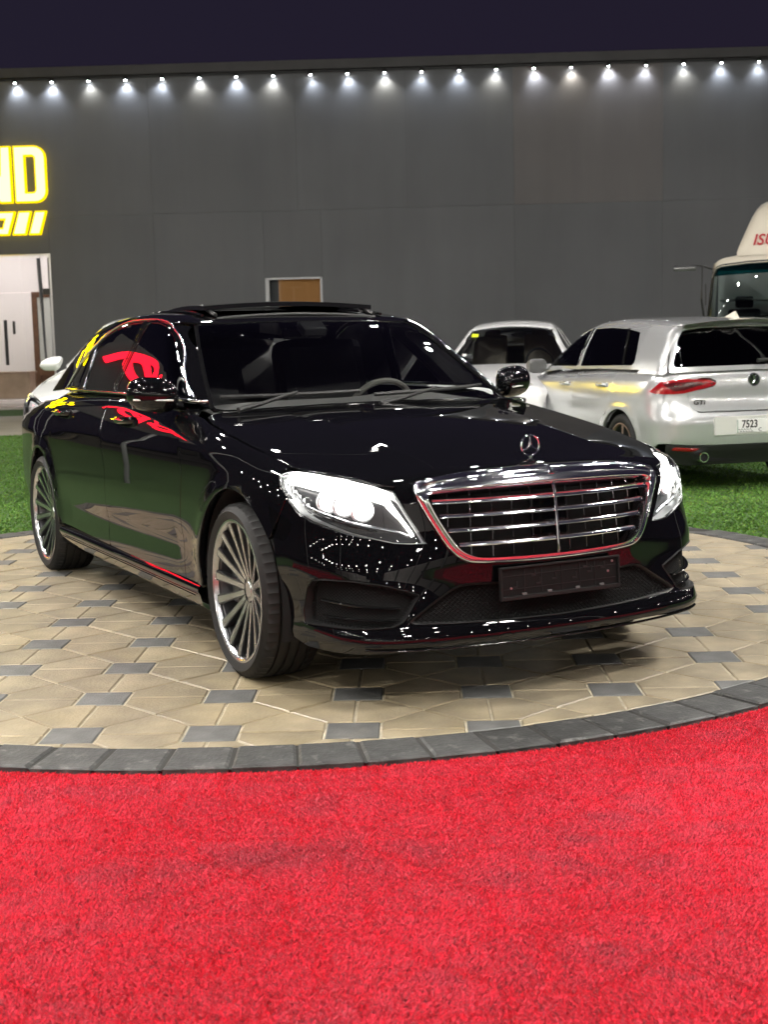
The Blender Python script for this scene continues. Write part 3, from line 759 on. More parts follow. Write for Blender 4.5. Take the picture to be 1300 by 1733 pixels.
# ------------------------------------------------------------------ black long-wheelbase sedan (x forward from the front axle, y left)
class BlackSedan:
    W = tab((1.0, .86), (.7, .895), (.4, .925), (0, .94), (-.6, .943), (-1.6, .9495), (-2.6, .9495), (-3.165, .945), (-3.7, .90), (-4.4, .80))
    dS = tab((.1, -.07), (.18, -.045), (.25, -.02), (.35, -.008), (.55, 0), (.7, -.001), (.85, -.010), (.93, -.026), (1.0, -.055), (1.06, -.088), (1.2, -.19))
    T0 = tab((.95, .79), (.80, .842), (.7, .860), (.4, .923), (.1, .973), (-.2, 1.010), (-.5, 1.042), (-.8, 1.075), (-1.2, 1.105), (-2.5, 1.112), (-2.9, 1.100), (-3.3, 1.075), (-3.8, 1.020), (-4.1, .975), (-4.4, .90))
    b = tab((1, .15), (.7, .135), (.4, .12), (-.5, .06), (-1., .03), (-4.4, .06))
    F0 = tab((.1, .79), (.18, .852), (.225, .886), (.252, .901), (.272, .898), (.30, .876), (.35, .868), (.45, .871), (.52, .876), (.6, .870), (.70, .857), (.78, .842), (.843, .818), (.95, .76))
    a = tab((.2, .16), (.35, .17), (.45, .25), (.6, .32), (.8, .30), (.9, .30))
    c = tab((.2, 1.4), (.35, 1.2), (.5, .5), (.6, .5), (.8, .75), (.9, 1.0))
    P0 = tab((-.2, .87), (-.5, 1.045), (-.75, 1.183), (-1.0, 1.315), (-1.15, 1.388), (-1.3, 1.443), (-1.5, 1.478), (-1.9, 1.507), (-2.3, 1.503), (-2.7, 1.462), (-3.0, 1.395), (-3.4, 1.25), (-3.75, 1.11), (-4.0, 1.01))
    def low(s, x, y, z):
        ay = np.abs(y); w = s.W(x)+s.dS(z); zc = .895+.012*x
        w = w+.008*np.exp(-np.sqrt((z-zc)**2+2e-5)/.045)*np.clip((.6-x)*2, 0, 1)
        w = w-.016*gauss(z-.47-.02*x, .075)*np.clip((-.45-x)*4, 0, 1)*np.clip((x+2.75)*4, 0, 1)
        for xw in (0, -3.165):
            r = np.hypot(x-xw, z-.35); w = w+.012*gauss(r-.40, .05)*np.clip((z-.2)*4, 0, 1)
        fs = ay-w; ft = z-(s.T0(x)-s.b(x)*ay**2+.004*np.exp(-np.sqrt((ay-.52+.10*(x+.5))**2+1e-5)/.05)*np.clip((.75-x)*3, 0, 1)*np.clip((x+.6)*3, 0, 1))
        ff = x-(s.F0(z)-s.a(z)*ay**2-s.c(z)*ay**12); fr = (-4.36+.10*np.abs(z-.6)+.12*ay**2+.35*ay**8)-x
        return smax(smax(smax(fs, ft, .10), ff*.85, .07), fr, .12)
    def top(s, x, y, z):
        ay = np.abs(y); xs = x+.27*ay**2*np.clip((x+1.9)/.8, 0, 1)-.2*ay**2*np.clip((-2.4-x)/.6, 0, 1)
        ft = z-(s.P0(xs)-.03*ay**2); zc = np.maximum(z, .97); g = .905-.30*(zc-.9)-.17*np.maximum(z-1.0, 0)**1.5
        g = g-.03*gauss(x+.6, .35)-.13*np.clip((-2.6-x)/1.2, 0, 1)**1.5
        return smax(ft, ay-g, .09)
BS = BlackSedan(); LOW, TOP = BS.low, BS.top
car = tag(empty('black_sedan', (0, 0, 0)), 'glossy black luxury sedan with lit headlights on the round paved stand', 'car')
def sym(P): P = [tuple(p) for p in P]; return P+[(-a, b) for a, b in P[::-1] if abs(a) > 1e-6]

# ---- headlight outline on the body
HL3 = np.array([(0.349, -0.881, 0.827), (0.363, -0.852, 0.841), (0.397, -0.817, 0.844), (0.467, -0.768, 0.837), (0.569, -0.707, 0.823), (0.667, -0.658, 0.8), (0.719, -0.602, 0.781), (0.742, -0.59, 0.74), (0.758, -0.562, 0.686), (0.772, -0.537, 0.641), (0.788, -0.509, 0.592), (0.767, -0.569, 0.593), (0.749, -0.614, 0.597), (0.716, -0.677, 0.613), (0.661, -0.758, 0.633), (0.608, -0.811, 0.655), (0.551, -0.849, 0.674), (0.491, -0.875, 0.7), (0.432, -0.889, 0.749), (0.381, -0.894, 0.786)])
HL = flat2('cyl', HL3)
# ---- hood
hood_front = [(.792, 0), (.786, -.15), (.772, -.30), (.748, -.44), (.727, -.53), (.716, -.585)]
hood_hl = [(.667, -.652), (.569, -.700), (.467, -.762), (.397, -.809)]
hood_side = [(.33, -.826), (.172, -.838), (-.003, -.848), (-.237, -.850), (-.45, -.838), (-.56, -.82)]
hood_back = [(-.60, -.76), (-.555, -.60), (-.52, -.40), (-.50, -.2), (-.495, 0)]
hr = hood_front+hood_hl+hood_side+hood_back
hood_poly = hr+[(a, -b) for a, b in hr[::-1] if abs(b) > 1e-6]
patch('hood', hood_poly, 'top', LOW, M_paint, car, res=.045, gap=.003, depth=.02)
# ---- fenders, doors, quarters
AF = circ((.02, .35), .402, -14, 193, 30); AF = [(x, z) for x, z in AF if z > .27]
gapz = [(.33, .858), (.172, .890), (-.003, .918), (-.237, .954), (-.45, .985), (-.56, 1.005)]
fend = gapz+[(-.64, 1.015), (-.640, .96), (-.583, .78), (-.612, .57), (-.600, .30), (-.385, .30)]+[p for p in AF[::-1] if p[0] < .37 and p[1] > .31]+[(.405, .69), (.432, .752), (.385, .79), (.352, .829)]
patch('front_fender', fend, 'side', LOW, M_paint, car, res=.03, mirror=True, depth=.03)
doorf = [(-.640, 1.012), (-.78, 1.055), (-1.0, 1.068), (-1.4, 1.074), (-1.90, 1.078), (-1.86, .95), (-1.75, .70), (-1.775, .40), (-1.745, .318), (-.600, .300), (-.612, .57), (-.583, .78), (-.640, .96)]
patch('front_door', doorf, 'side', LOW, M_paint, car, res=.045, mirror=True)
AR = circ((-3.165, .35), .392, -5, 185, 30)
doorr = [(-1.90, 1.078), (-2.4, 1.082), (-2.86, 1.082), (-2.90, .98), (-2.86, .82)]+[p for p in circ((-3.165, .35), .415, 58, 6, 10)]+[(-2.72, .335), (-1.745, .318), (-1.775, .40), (-1.75, .70), (-1.86, .95)]
patch('rear_door', doorr, 'side', LOW, M_paint, car, res=.045, mirror=True)
quart = [(-2.86, 1.082), (-3.3, 1.07), (-3.7, 1.05), (-4.1, 1.00), (-4.22, .93), (-4.27, .7), (-4.25, .45), (-4.15, .26), (-3.57, .26)]+[p for p in AR[::-1] if p[1] > .27]+[(-2.765, .335)]+[p for p in circ((-3.165, .35), .415, 6, 58, 10)]+[(-2.86, .82), (-2.90, .98)]
patch('rear_quarter', quart, 'side', LOW, M_paint, car, res=.05, mirror=True, depth=.03)
patch('rear_bumper', sym([(0, .22), (-.6, .22), (-.74, .3), (-.78, .6), (-.76, .85), (-.66, .98), (0, 1.02)]), 'rear', LOW, M_paint, car, res=.06, xc=-4.4)
patch('trunk_lid', [(-3.55, -.62), (-3.75, -.68), (-4.1, -.66), (-4.25, -.5), (-4.28, 0), (-4.25, .5), (-4.1, .66), (-3.75, .68), (-3.55, .62)], 'top', LOW, M_paint, car, res=.06)
# sills
for s in (-1, 1):
    V = []
    for x in np.linspace(-.405, -2.76, 40):
        e = 1-.25*abs((x+1.58)/1.18)**8
        V.append([(x, s*y, z) for y, z in ((.86, .335), (.925*1, .322), (.944, .302), (.950, .285), (.938, .262), (.930, .225), (.905, .200), (.80, .195))])
    MB().grid(V).build('side_skirt', M_paint, car, True, 50)
    MB().tube([(x, s*.9475, .262) for x in np.linspace(-.45, -2.70, 24)], .0035, 6).build('skirt_trim', M_dchrome, car, True)
# ---- front fascia with its openings
def yz2cyl(P):
    """(y, z) half outline on the front of the body -> cylinder coordinates, right side positive"""
    P = np.array(P, float); Q = np.c_[-P[:, 0], P[:, 1]]; X = shoot('front', Q, LOW); return flat2('cyl', X)
def both(P): P = [tuple(p) for p in P]; return P+[(-a, b) for a, b in P[::-1] if abs(a) > 1e-4]
g_out = yz2cyl(spl([(0, .843), (.15, .840), (.30, .833), (.43, .820), (.50, .808), (.530, .795), (.538, .775), (.530, .742), (.505, .690), (.470, .622), (.435, .565), (.395, .527), (.34, .511), (.2, .505), (0, .503)], 5))
g_in = yz2cyl(spl([(0, .780), (.15, .779), (.30, .776), (.42, .770), (.468, .766), (.486, .758), (.489, .745), (.478, .715), (.452, .660), (.418, .602), (.388, .562), (.352, .542), (.30, .532), (.15, .528), (0, .527)], 5))
meshH = yz2cyl([(0, .435), (.22, .435), (.36, .440), (.405, .437), (.45, .415), (.50, .385), (.56, .348), (.600, .322), (.58, .310), (.44, .302), (.25, .296), (0, .292)])
SI3 = np.array([(0.576, -0.861, 0.466), (0.614, -0.841, 0.473), (0.704, -0.754, 0.469), (0.758, -0.662, 0.452), (0.796, -0.575, 0.424), (0.806, -0.545, 0.412), (0.812, -0.578, 0.375), (0.817, -0.620, 0.322), (0.805, -0.66, 0.303), (0.76, -0.743, 0.299), (0.644, -0.826, 0.299), (0.518, -0.871, 0.297), (0.513, -0.871, 0.353), (0.545, -0.869, 0.434)])
SI = flat2('cyl', SI3)
top_e = flat2('cyl', shoot('top', [(.784, 0), (.764, -.30), (.740, -.44), (.719, -.53), (.708, -.588)], LOW))
arch_e = flat2('cyl', shoot('side', [(.432, .752), (.405, .69), (.372, .60), (.402, .50), (.425, .40), (.430, .30), (.43, .24)], LOW))
bot_e = flat2('cyl', shoot('cyl', np.c_[np.linspace(arch_e[-1][0], 0, 14), [.222, .212, .208, .207, .208, .212, .220, .226, .228, .226, .223, .221, .220, .220]], LOW))
fas = [tuple(p) for p in top_e]+[tuple(p) for p in HL[6:]]+[tuple(p) for p in arch_e]+[tuple(p) for p in bot_e[1:]]
bumper = patch('front_bumper', both(fas), 'cyl', LOW, M_paint, car, holes=[both(inset(both(g_out), .012).tolist())[:0] or inset(both(g_out), .012), both(meshH), SI, SI*np.array((-1, 1))], res=.026, depth=.03)
# recesses behind the openings
patch('intake_back', inset(both(meshH), -.01), 'cyl', LOW, M_void, car, off=-.055, depth=0, gap=0)
for s in (1, -1): patch('vent_back', inset(SI, -.008)*np.array((s, 1)), 'cyl', LOW, M_void, car, off=-.045, depth=0, gap=0)
band('intake_lip', both(meshH), inset(both(meshH), .012), 'cyl', LOW, M_mblack, car, [(0, -.02), (.1, .001), (.6, -.004), (1, -.05)])
def lattice(name, poly, step, rad, off, squash, par):
    poly = np.array(poly); lo, hi = poly.min(0), poly.max(0); mb = MB()
    for sg in (1, -1):
        c0 = lo[0]-(hi[1]-lo[1])/squash-step; c1 = hi[0]+(hi[1]-lo[1])/squash+step
        for c in np.arange(c0, c1, step):
            zz = np.arange(lo[1], hi[1], .006); uu = c+sg*(zz-(lo[1]+hi[1])/2)/squash; uu = uu+.18*step*np.sign(np.sin((zz-lo[1])*math.pi/(step*squash)))*0
            k = pip(np.c_[uu, zz], poly); st = None
            for i in range(len(zz)+1):
                if i < len(zz) and k[i]:
                    if st is None: st = i
                elif st is not None:
                    if i-st > 2:
                        q = np.c_[uu[st:i], zz[st:i]][::2]
                        if len(q) > 1:
                            P = shoot('cyl', q, LOW); P = P+normals(LOW, P)*off; mb.tube(P, rad, 4, caps=False)
                    st = None
    o = mb.build(name, M_meshp, par); o['kind'] = 'stuff'; return o
lattice('intake_mesh', both(meshH), .0185, .0019, -.018, .85, car)
for s in (1, -1):
    lattice('vent_mesh', (SI*np.array((s, 1))), .0145, .0012, -.030, .75, car)
    u = SI[:, 0].copy()
    for z0, z1, wdt in ((.392, .372, .010), (.335, .330, .007)):
        us = np.linspace(SI[:, 0].max()-.07, SI[:, 0].min()+.06, 24); zs = np.linspace(z0, z1, 24)
        P = shoot('cyl', np.c_[us*s, zs], LOW); P = P+normals(LOW, P)*(-.019)
        MB().tube(P, wdt, 10, flat=.55).build('vent_blade', M_gloss, car, True)
    band('vent_frame', SI*np.array((s, 1)), inset(SI, .010)*np.array((s, 1)) if s == 1 else inset(SI, .010)*np.array((-1, 1)), 'cyl', LOW, M_mblack, car, [(0, -.004), (.3, .002), (1, -.045)], n=90)
# front splitter lip in two tiers
def lip(name, z, out, r, flat, m, a=.86):
    us = np.linspace(-a, a, 70); e = 1-np.abs(us/a)**6
    P = shoot('cyl', np.c_[us, z+.014*np.abs(us/a)**3], LOW); N = normals(LOW, P); N[:, 2] = 0; P = P+N*(out*(.25+.75*e))[:, None]
    MB().tube(P, r, 12, flat=flat).build(name, m, car, True, 60)
lip('splitter', .214, .004, .006, .8, M_gloss, .70)
# ---- grille
CH = [(0, -.004), (.06, .010), (.22, .019), (.44, .021), (.54, .014), (.60, .014), (.72, .0155), (.93, .0155), (.97, .012), (1, -.045)]
band('grille_surround', both(g_out), both(g_in), 'cyl', LOW, M_chrome, car, CH, n=220)
patch('grille_back', inset(both(g_in), -.01), 'cyl', LOW, M_void, car, off=-.075, depth=0, gap=0)
gi = np.array(both(g_in)); ym = lambda z: np.interp(z, g_in[::-1, 1], g_in[::-1, 0])
for z in (.7285, .6785, .6270, .5745):
    um = ym(z)-.006; us = np.linspace(-um, um, 60); P = shoot('cyl', np.c_[us, np.full(60, z)], LOW)
    mb = MB(); prof = [(-.046, .012), (-.024, .0165), (-.009, .0140), (.000, .0085), (.003, .002), (.0015, -.001), (-.008, -.0025), (-.045, -.002)]
    N = normals(LOW, P); N[:, 2] = 0; N /= np.linalg.norm(N, axis=1)[:, None]
    V = [[P[i]+N[i]*a+np.array((0, 0, b)) for a, b in prof] for i in range(60)]
    mb.grid(V).build('grille_slat', M_chrome, car, True, 50)
for u in np.linspace(-.43, .43, 11):
    if abs(u) < .03: continue
    zt = .776; zb = max(.530, np.interp(abs(u), g_in[np.argsort(g_in[:, 0])][:, 0], g_in[np.argsort(g_in[:, 0])][:, 1]) if abs(u) > .36 else .530)
    if abs(u) > .36: zb = np.interp(abs(u), [.36, .40, .45, .50], [.545, .58, .65, .74])
    P = shoot('cyl', np.c_[np.full(8, u), np.linspace(zb, zt, 8)], LOW); P = P+normals(LOW, P)*(-.040); MB().tube(P, .0022, 6).build('grille_bar', M_dchrome, car, True)
P = shoot('cyl', np.c_[np.zeros(14), np.linspace(.522, .80, 14)], LOW); P = P+normals(LOW, P)*.001
MB().tube(P, .0065, 10).build('grille_spine', M_chrome, car, True)
P = shoot('cyl', [(0, .815)], LOW)[0]; MB().lathe([(0, .009), (.012, .007), (.018, 0)], 20, 'x', tuple(P+np.array((.014, 0, 0)))).build('grille_badge', M_chrome, car, True)
rp = MB(); P = shoot('cyl', [(0, .66)], LOW)[0]; rp.box(P+np.array((-.052, 0, 0)), (.012, .155, .15), bev=.012, ry=-.08).build('sensor_cover', M_gloss, car)
# ---- hood star
st = MB(); sx, sz = .695, .908
st.tube([(sx, (.040*math.sin(a)), sz+.040*math.cos(a)) for a in np.linspace(0, 2*math.pi, 40, endpoint=False)], .0042, 8, True, up=(1, 0, 0))
for k in range(3):
    a = 2*math.pi*k/3; q = np.array((0, math.sin(a), math.cos(a))); pq = np.array((0, math.cos(a), -math.sin(a))); c = np.array((sx, 0, sz))
    st.add([c+q*.039, c+pq*.0085, c-pq*.0085, c+np.array((.004, 0, 0)), c-np.array((.004, 0, 0))], [(0, 1, 3), (0, 3, 2), (0, 4, 1), (0, 2, 4)])
st.tube([(sx, 0, .868), (sx, 0, .853)], .006, 8)
st.lathe([(.0, .862), (.010, .861), (.020, .856), (.023, .850)], 20, 'z', (sx, 0, 0))
st.build('hood_star', M_chrome, car, True, 40)
# ---- licence plate holder
pl = empty('plate_holder', (.882, 0, .432), 0, car); pl.rotation_euler = (0, R(-3), 0)
hb = MB(); hb.box((0, 0, 0), (.010, .530, .120), bev=.004).build('plate_back', mat('plate_plastic', (.007, .007, .007), .55, spec=.2), pl)
fr = MB()
for c, d in (((.008, 0, .0565), (.014, .530, .007)), ((.008, 0, -.0535), (.015, .530, .014)), ((.008, .2615, 0), (.014, .007, .112)), ((.008, -.2615, 0), (.014, .007, .112))): fr.box(c, d, bev=.002)
fr.build('plate_frame', mat('plate_rim', (.014, .014, .014), .45, spec=.3), pl)
ri = MB()
for y in (-.16, -.085, .005, .085, .155): ri.box((.0062, y, 0), (.0025, .0022, .094))
for z in (-.022, .026): ri.box((.0062, 0, z), (.0022, .50, .0022))
for y, z in ((-.12, .02), (-.10, -.01), (.11, .03), (.13, .01), (-.2, -.015), (.19, .02), (-.03, 0), (.06, -.005)): ri.box((.0066, y, z), (.003, .020, .006)).box((.0066, y+.008, z+.012), (.003, .004, .018))
ri.build('plate_ribs', mat('plate_rib', (.010, .010, .010), .5), pl)
for y in (-.165, -.055, .07, .18): MB().box((.012, y, -.042), (.008, .018, .008), bev=.001).build('plate_clip', mat('plate_clip_grey', (.14, .14, .14), .4), pl)
for y, z in ((-.218, -.018), (.215, .004), (.235, .04)): MB().lathe([(0, .0085), (.0045, .008), (.005, .005)], 12, 'x', (0, y, z)).build('screw', M_silver, pl, True)
# ---- headlights
M_drl = emitter('daytime_strip', (1.0, .97, .90), 11.0); M_beam = emitter('projector_beam', (1., .98, .94), 12.0)
M_reflect = mat('lamp_reflector', (.85, .86, .87), .38, .75); M_lampd = mat('lamp_housing', (.018, .018, .02), .3)
def headlight(s):
    S = np.array((s, 1)); poly = HL*S
    cov = patch('headlight', poly, 'cyl', LOW, M_lensc, car, res=.022, gap=.0025, depth=.012)
    patch('lamp_housing', inset(HL, .003)*S, 'cyl', LOW, M_lampd, cov, res=.022, gap=0, off=-.060, depth=0)
    band('lamp_wall', HL*S, inset(HL, .003)*S, 'cyl', LOW, M_reflect, cov, [(0, -.010), (.3, -.02), (1, -.060)], n=110)
    # light guide along the upper and inner edge
    up = inset(HL, .016); d = np.linalg.norm(up-up[0], axis=1)
    seq = spl(up[[1, 2, 3, 4, 5]], 8); seq2 = np.vstack([seq, spl([up[5], up[6]+np.array((.012, -.016)), up[7]+np.array((.012, -.01)), up[8]+np.array((.008, 0)), up[9]+np.array((.004, 0)), up[10]+np.array((.012, .010))], 8)])
    q = resample(seq2, 70)*S; P = shoot('cyl', q, LOW); P = P+normals(LOW, P)*(-.028)
    t = np.linspace(0, 1, 70); MB().tube(P, .0065+.013*np.sin(np.clip(t*1.15, 0, 1)*math.pi)**.8*np.where(t < .9, 1, .8), 10).build('light_guide', M_drl, cov, True, 60)
    lo = resample(spl(np.vstack([inset(HL, .030)[[18, 17, 16, 15, 14, 13, 12]], [inset(HL, .02)[11]+np.array((0, -.003))]]), 6), 60)*S
    lo = lo+np.array((0, .010)); P = shoot('cyl', lo, LOW); P = P+normals(LOW, P)*(-.016); MB().tube(P, .0040, 8).build('lamp_brow', M_chrome, cov, True)
    for (px, py, pz, r) in ((.555, -.790, .752, .027), (.612, -.748, .735, .029), (.668, -.700, .712, .029)):
        uv = flat2('cyl', [(px, py, pz)])*S; P = shoot('cyl', uv, LOW)[0]; N = normals(LOW, P[None])[0]
        ax = np.array((.93, s*(-.30)*1.0, .0)); ax = ax/np.linalg.norm(ax); c = P-N*.055
        a1 = np.cross(ax, (0, 0, 1)); a1 /= np.linalg.norm(a1); a2 = np.cross(a1, ax)
        def ring(rr_, hh): return [c+ax*hh+(a1*math.cos(a)+a2*math.sin(a))*rr_ for a in np.linspace(0, 2*math.pi, 24, endpoint=False)]
        def loft(name, rows, m):
            V = np.vstack([ring(*q) for q in rows]); k = len(rows); F = [(i*24+j, i*24+(j+1) % 24, (i+1)*24+(j+1) % 24, (i+1)*24+j) for i in range(k-1) for j in range(24)]
            mb = MB(); mb.add(V, F); return mb.build(name, m, cov, True, 50)
        loft('projector_bezel', [(r+.016, -.01), (r+.014, .012), (r+.006, .016), (r+.001, .008), (r, -.01)], M_reflect)
        loft('projector_lens', [(r-.001, .002), (r*.9, .012), (r*.6, .021), (r*.25, .025), (.0005, .026)], M_beam)
    # reflector shelf under the projectors and marker
    sh = np.vstack([HL[18:19], HL[17:11:-1]]); q = resample(inset(HL, .026)[[17, 16, 15, 14, 13]], 30)*S; P = shoot('cyl', q, LOW); P = P+normals(LOW, P)*(-.03)
    MB().tube(P, .010, 8, flat=.5).build('lower_trim', M_gloss, cov, True)
    P = shoot('cyl', (inset(HL, .022)[[19, 18, 17]]*S), LOW); N = normals(LOW, P)
    for i in range(7):
        u = inset(HL, .022)[19]*(1-i/7)+inset(HL, .022)[16]*(i/7); p_ = shoot('cyl', [u*S], LOW)[0]; n_ = normals(LOW, p_[None])[0]
        MB().box(p_-n_*.03, (.012, .006, .026), bev=.001).build('reflector_rib', M_reflect, cov)
    return cov
h1 = headlight(1); h2 = headlight(-1)
# ---- greenhouse
WSe = [(-.665, -.758), (-.74, -.742), (-.889, -.706), (-1.116, -.648), (-1.30, -.592)]
WSt = [(-1.332, -.560), (-1.30, -.40), (-1.275, -.2), (-1.265, 0)]
WSb = [(-.49, 0), (-.50, -.2), (-.53, -.4), (-.585, -.62), (-.63, -.72)]
ws = WSb+WSe+WSt; ws = ws+[(a, -b) for a, b in ws[::-1] if abs(b) > 1e-6]
patch('windscreen', ws, 'top', TOP, M_ws, car, res=.05, gap=.004, depth=.006)
band('windscreen_seal', ws, inset(ws, .012), 'top', TOP, M_gloss, car, [(0, .001), (.1, .0025), (1, .0015)], n=200)
# drip rail: where the roof turns into the side
def rail(xs):
    out = []
    for x in xs:
        y = -np.linspace(.35, .86, 120); P = shoot('top', np.c_[np.full(120, x), y], TOP); N = normals(TOP, P); i = np.argmin(np.abs(N[:, 2]-.80)); out.append(P[i])
    return np.array(out)
RX = np.r_[np.linspace(-1.34, -2.8, 16), np.linspace(-2.95, -3.45, 6)]; RL = rail(RX)
RL[0] = shoot('top', [(-1.32, -.592)], TOP)[0]
k = [tuple(p) for p in RL[:, :2]]
roofp = [(-1.270, 0), (-1.28, -.2), (-1.305, -.40), (-1.335, -.562)]+k[1:17]+[(-2.98, -.55), (-2.95, -.3), (-2.94, 0)]
roofp = roofp+[(a, -b) for a, b in roofp[::-1] if abs(b) > 1e-6]
roof = patch('roof', roofp, 'top', TOP, M_paint, car, res=.05, depth=.012)
rw = [(-2.96, 0), (-2.97, -.3), (-3.0, -.54), (-3.3, -.60), (-3.62, -.60), (-3.68, -.3), (-3.70, 0)]; rw = rw+[(a, -b) for a, b in rw[::-1] if abs(b) > 1e-6]
patch('rear_window', rw, 'top', TOP, M_tint, car, res=.06)
fg = [(-.86, 1.094), (-.93, 1.135), (-1.03, 1.20), (-1.13, 1.271), (-1.225, 1.330), (-1.313, 1.374), (-1.432, 1.414), (-1.594, 1.437), (-1.735, 1.444), (-1.80, 1.28), (-1.862, 1.098)]
rg = [(-1.835, 1.447), (-2.054, 1.444), (-2.243, 1.424), (-2.394, 1.384), (-2.500, 1.345), (-2.49, 1.22), (-2.475, 1.104), (-1.955, 1.099), (-1.90, 1.26)]
qg = [(-2.530, 1.330), (-2.62, 1.292), (-2.70, 1.250), (-2.80, 1.175), (-2.87, 1.112), (-2.505, 1.106), (-2.520, 1.22)]
shell = [(-.64, 1.03), (-.78, 1.070), (-1.4, 1.088), (-2.4, 1.094), (-3.0, 1.094), (-3.5, 1.07)]+[tuple(p) for p in RL[::-1][:, [0, 2]]]+[tuple(p) for p in shoot('top', WSe[::-1][1:], TOP)[:, [0, 2]]]
patch('pillar_frame', shell, 'side', TOP, M_paint, car, holes=[fg, rg, qg], res=.035, gap=.001, depth=.012, mirror=True)
for nm, g in (('front_side_window', fg), ('rear_side_window', rg), ('quarter_window', qg)):
    patch(nm, g, 'side', TOP, M_tint, car, res=.05, gap=.001, off=-.004, depth=.004, mirror=True)
arch = resample(spl([(-.80, 1.088), (-.90, 1.140), (-1.02, 1.215), (-1.12, 1.287), (-1.22, 1.348), (-1.32, 1.392), (-1.44, 1.430), (-1.60, 1.453), (-1.80, 1.461), (-2.06, 1.460), (-2.25, 1.440), (-2.41, 1.399), (-2.55, 1.342), (-2.72, 1.263), (-2.83, 1.180), (-2.915, 1.098)], 5), 90)
trim('window_chrome', arch, 'side', TOP, M_chrome, car, .0065, mirror=True)
belt = resample([(-.72, 1.066), (-.90, 1.078), (-1.4, 1.086), (-2.0, 1.090), (-2.915, 1.094)], 60)
trim('belt_chrome', belt, 'side', TOP, M_chrome, car, .0075, mirror=True, off=.004)
bp = resample([(-1.775, 1.448), (-1.845, 1.26), (-1.905, 1.098)], 20)
for dx in (-.030, .030): trim('pillar_edge', bp+np.array((dx*.6, 0)), 'side', TOP, M_gloss, car, .003, mirror=True)
trim('quarter_divider', resample([(-2.515, 1.338), (-2.505, 1.22), (-2.490, 1.105)], 12), 'side', TOP, M_dchrome, car, .0035, mirror=True)
for nm, pth in (('roof_seam', RL[1:-3, :]),):
    for s in (1, -1):
        q = pth*np.array((1, s, 1)); MB().tube(q, .004, 6).build(nm, M_gloss, car, True)
# a-pillar edge trim down to the cowl
for s in (1, -1):
    P = shoot('top', np.array(WSe), TOP)*np.array((1, s, 1)); P = resample(spl(P, 5), 40); MB().tube(P+np.array((0, 0, .002)), .007, 8).build('pillar_trim', M_gloss, car, True)
# opened glass sunroof
pg = MB(); V = []
for x in np.linspace(-1.50, -2.06, 9):
    V.append([(x, y, BS.P0(x)*0+1.536+.010*(1-((x+1.78)/.28)**2)-.05*(y/.5)**2*.45) for y in np.linspace(-.47, .47, 15)])
V = np.array(V); lowV = V-np.array((0, 0, .022))
a, b, _ = V.shape
F = [(i*b+j, (i+1)*b+j, (i+1)*b+j+1, i*b+j+1) for i in range(a-1) for j in range(b-1)]
G = np.vstack([V.reshape(-1, 3), lowV.reshape(-1, 3)]); n = a*b
bd = [j for j in range(b)]+[i*b+b-1 for i in range(1, a)]+[(a-1)*b+j for j in range(b-2, -1, -1)]+[i*b for i in range(a-2, 0, -1)]
pg.add(G, F+[tuple(q+n for q in f[::-1]) for f in F]+[(bd[i], bd[(i+1) % len(bd)], bd[(i+1) % len(bd)]+n, bd[i]+n) for i in range(len(bd))])
pg.build('sunroof_panel', mat('sunroof_glass', (.01, .01, .011), .05), car, True, 40)
for s in (1, -1):
    MB().tube([(-1.42, s*.44, 1.468), (-1.55, s*.44, 1.50), (-1.62, s*.44, 1.522)], .010, 6).build('sunroof_arm', M_mblack, car)
    MB().tube([(x, s*.50, float(BS.P0(x))+.004-.03*.25) for x in np.linspace(-1.45, -2.6, 14)], .008, 6).build('sunroof_rail', M_gloss, car)
MB().tube([(-1.40, y, 1.470-.02*(y/.44)**2) for y in np.linspace(-.44, .44, 20)], .008, 8).build('wind_deflector', M_mblack, car, True)
# ---- mirrors, handles, wipers
def mirror(s):
    V = []; nu, nv = 28, 20
    for i in range(nu):
        u = i/(nu-1); yy = .862+.205*u
        hz = .076*max(.02, 1-abs(2*u-.95)**3.2*.88)**.5; hx = .092*max(.02, 1-abs(2*u-.9)**3.2*.80)**.5
        zc = 1.100+.012*u; xcn = -.865-.05*u
        row = []
        for j in range(nv):
            a = 2*math.pi*j/nv; ca, sa = math.cos(a), math.sin(a)
            px = hx*np.sign(ca)*abs(ca)**(.95 if ca > 0 else .5); pz = hz*np.sign(sa)*abs(sa)**.9
            row.append((xcn+px*(1.0 if ca > 0 else .45), s*yy, zc+pz-(.012*(1-u) if sa < 0 else 0)))
        V.append(row)
    mb = MB(); V = np.array(V); F = [(i*nv+j, i*nv+(j+1) % nv, (i+1)*nv+(j+1) % nv, (i+1)*nv+j) for i in range(nu-1) for j in range(nv)]+[tuple(range(nv)), tuple((nu-1)*nv+j for j in range(nv))]
    mb.add(V.reshape(-1, 3), F); o = mb.build('wing_mirror', M_paint, car, True, 60)
    MB().tube([(-.790+.012*math.cos(t*3)-.05*t, s*(.895+.16*t), 1.078+.006*t) for t in np.linspace(0, 1, 14)], .0085, 8, flat=.5).build('indicator_strip', mat('indicator_lens', (.75, .74, .70), .1), o, True)
    MB().box((-.905, s*.965, 1.100), (.006, .165, .115), bev=.003).build('mirror_glass', M_chrome, o)
    MB().tube([(-.85, s*.835, 1.050), (-.85, s*.88, 1.060), (-.86, s*.92, 1.07)], [.030, .026, .030], 10, flat=.6).build('mirror_stalk', M_gloss, o, True)
mirror(-1); mirror(1)
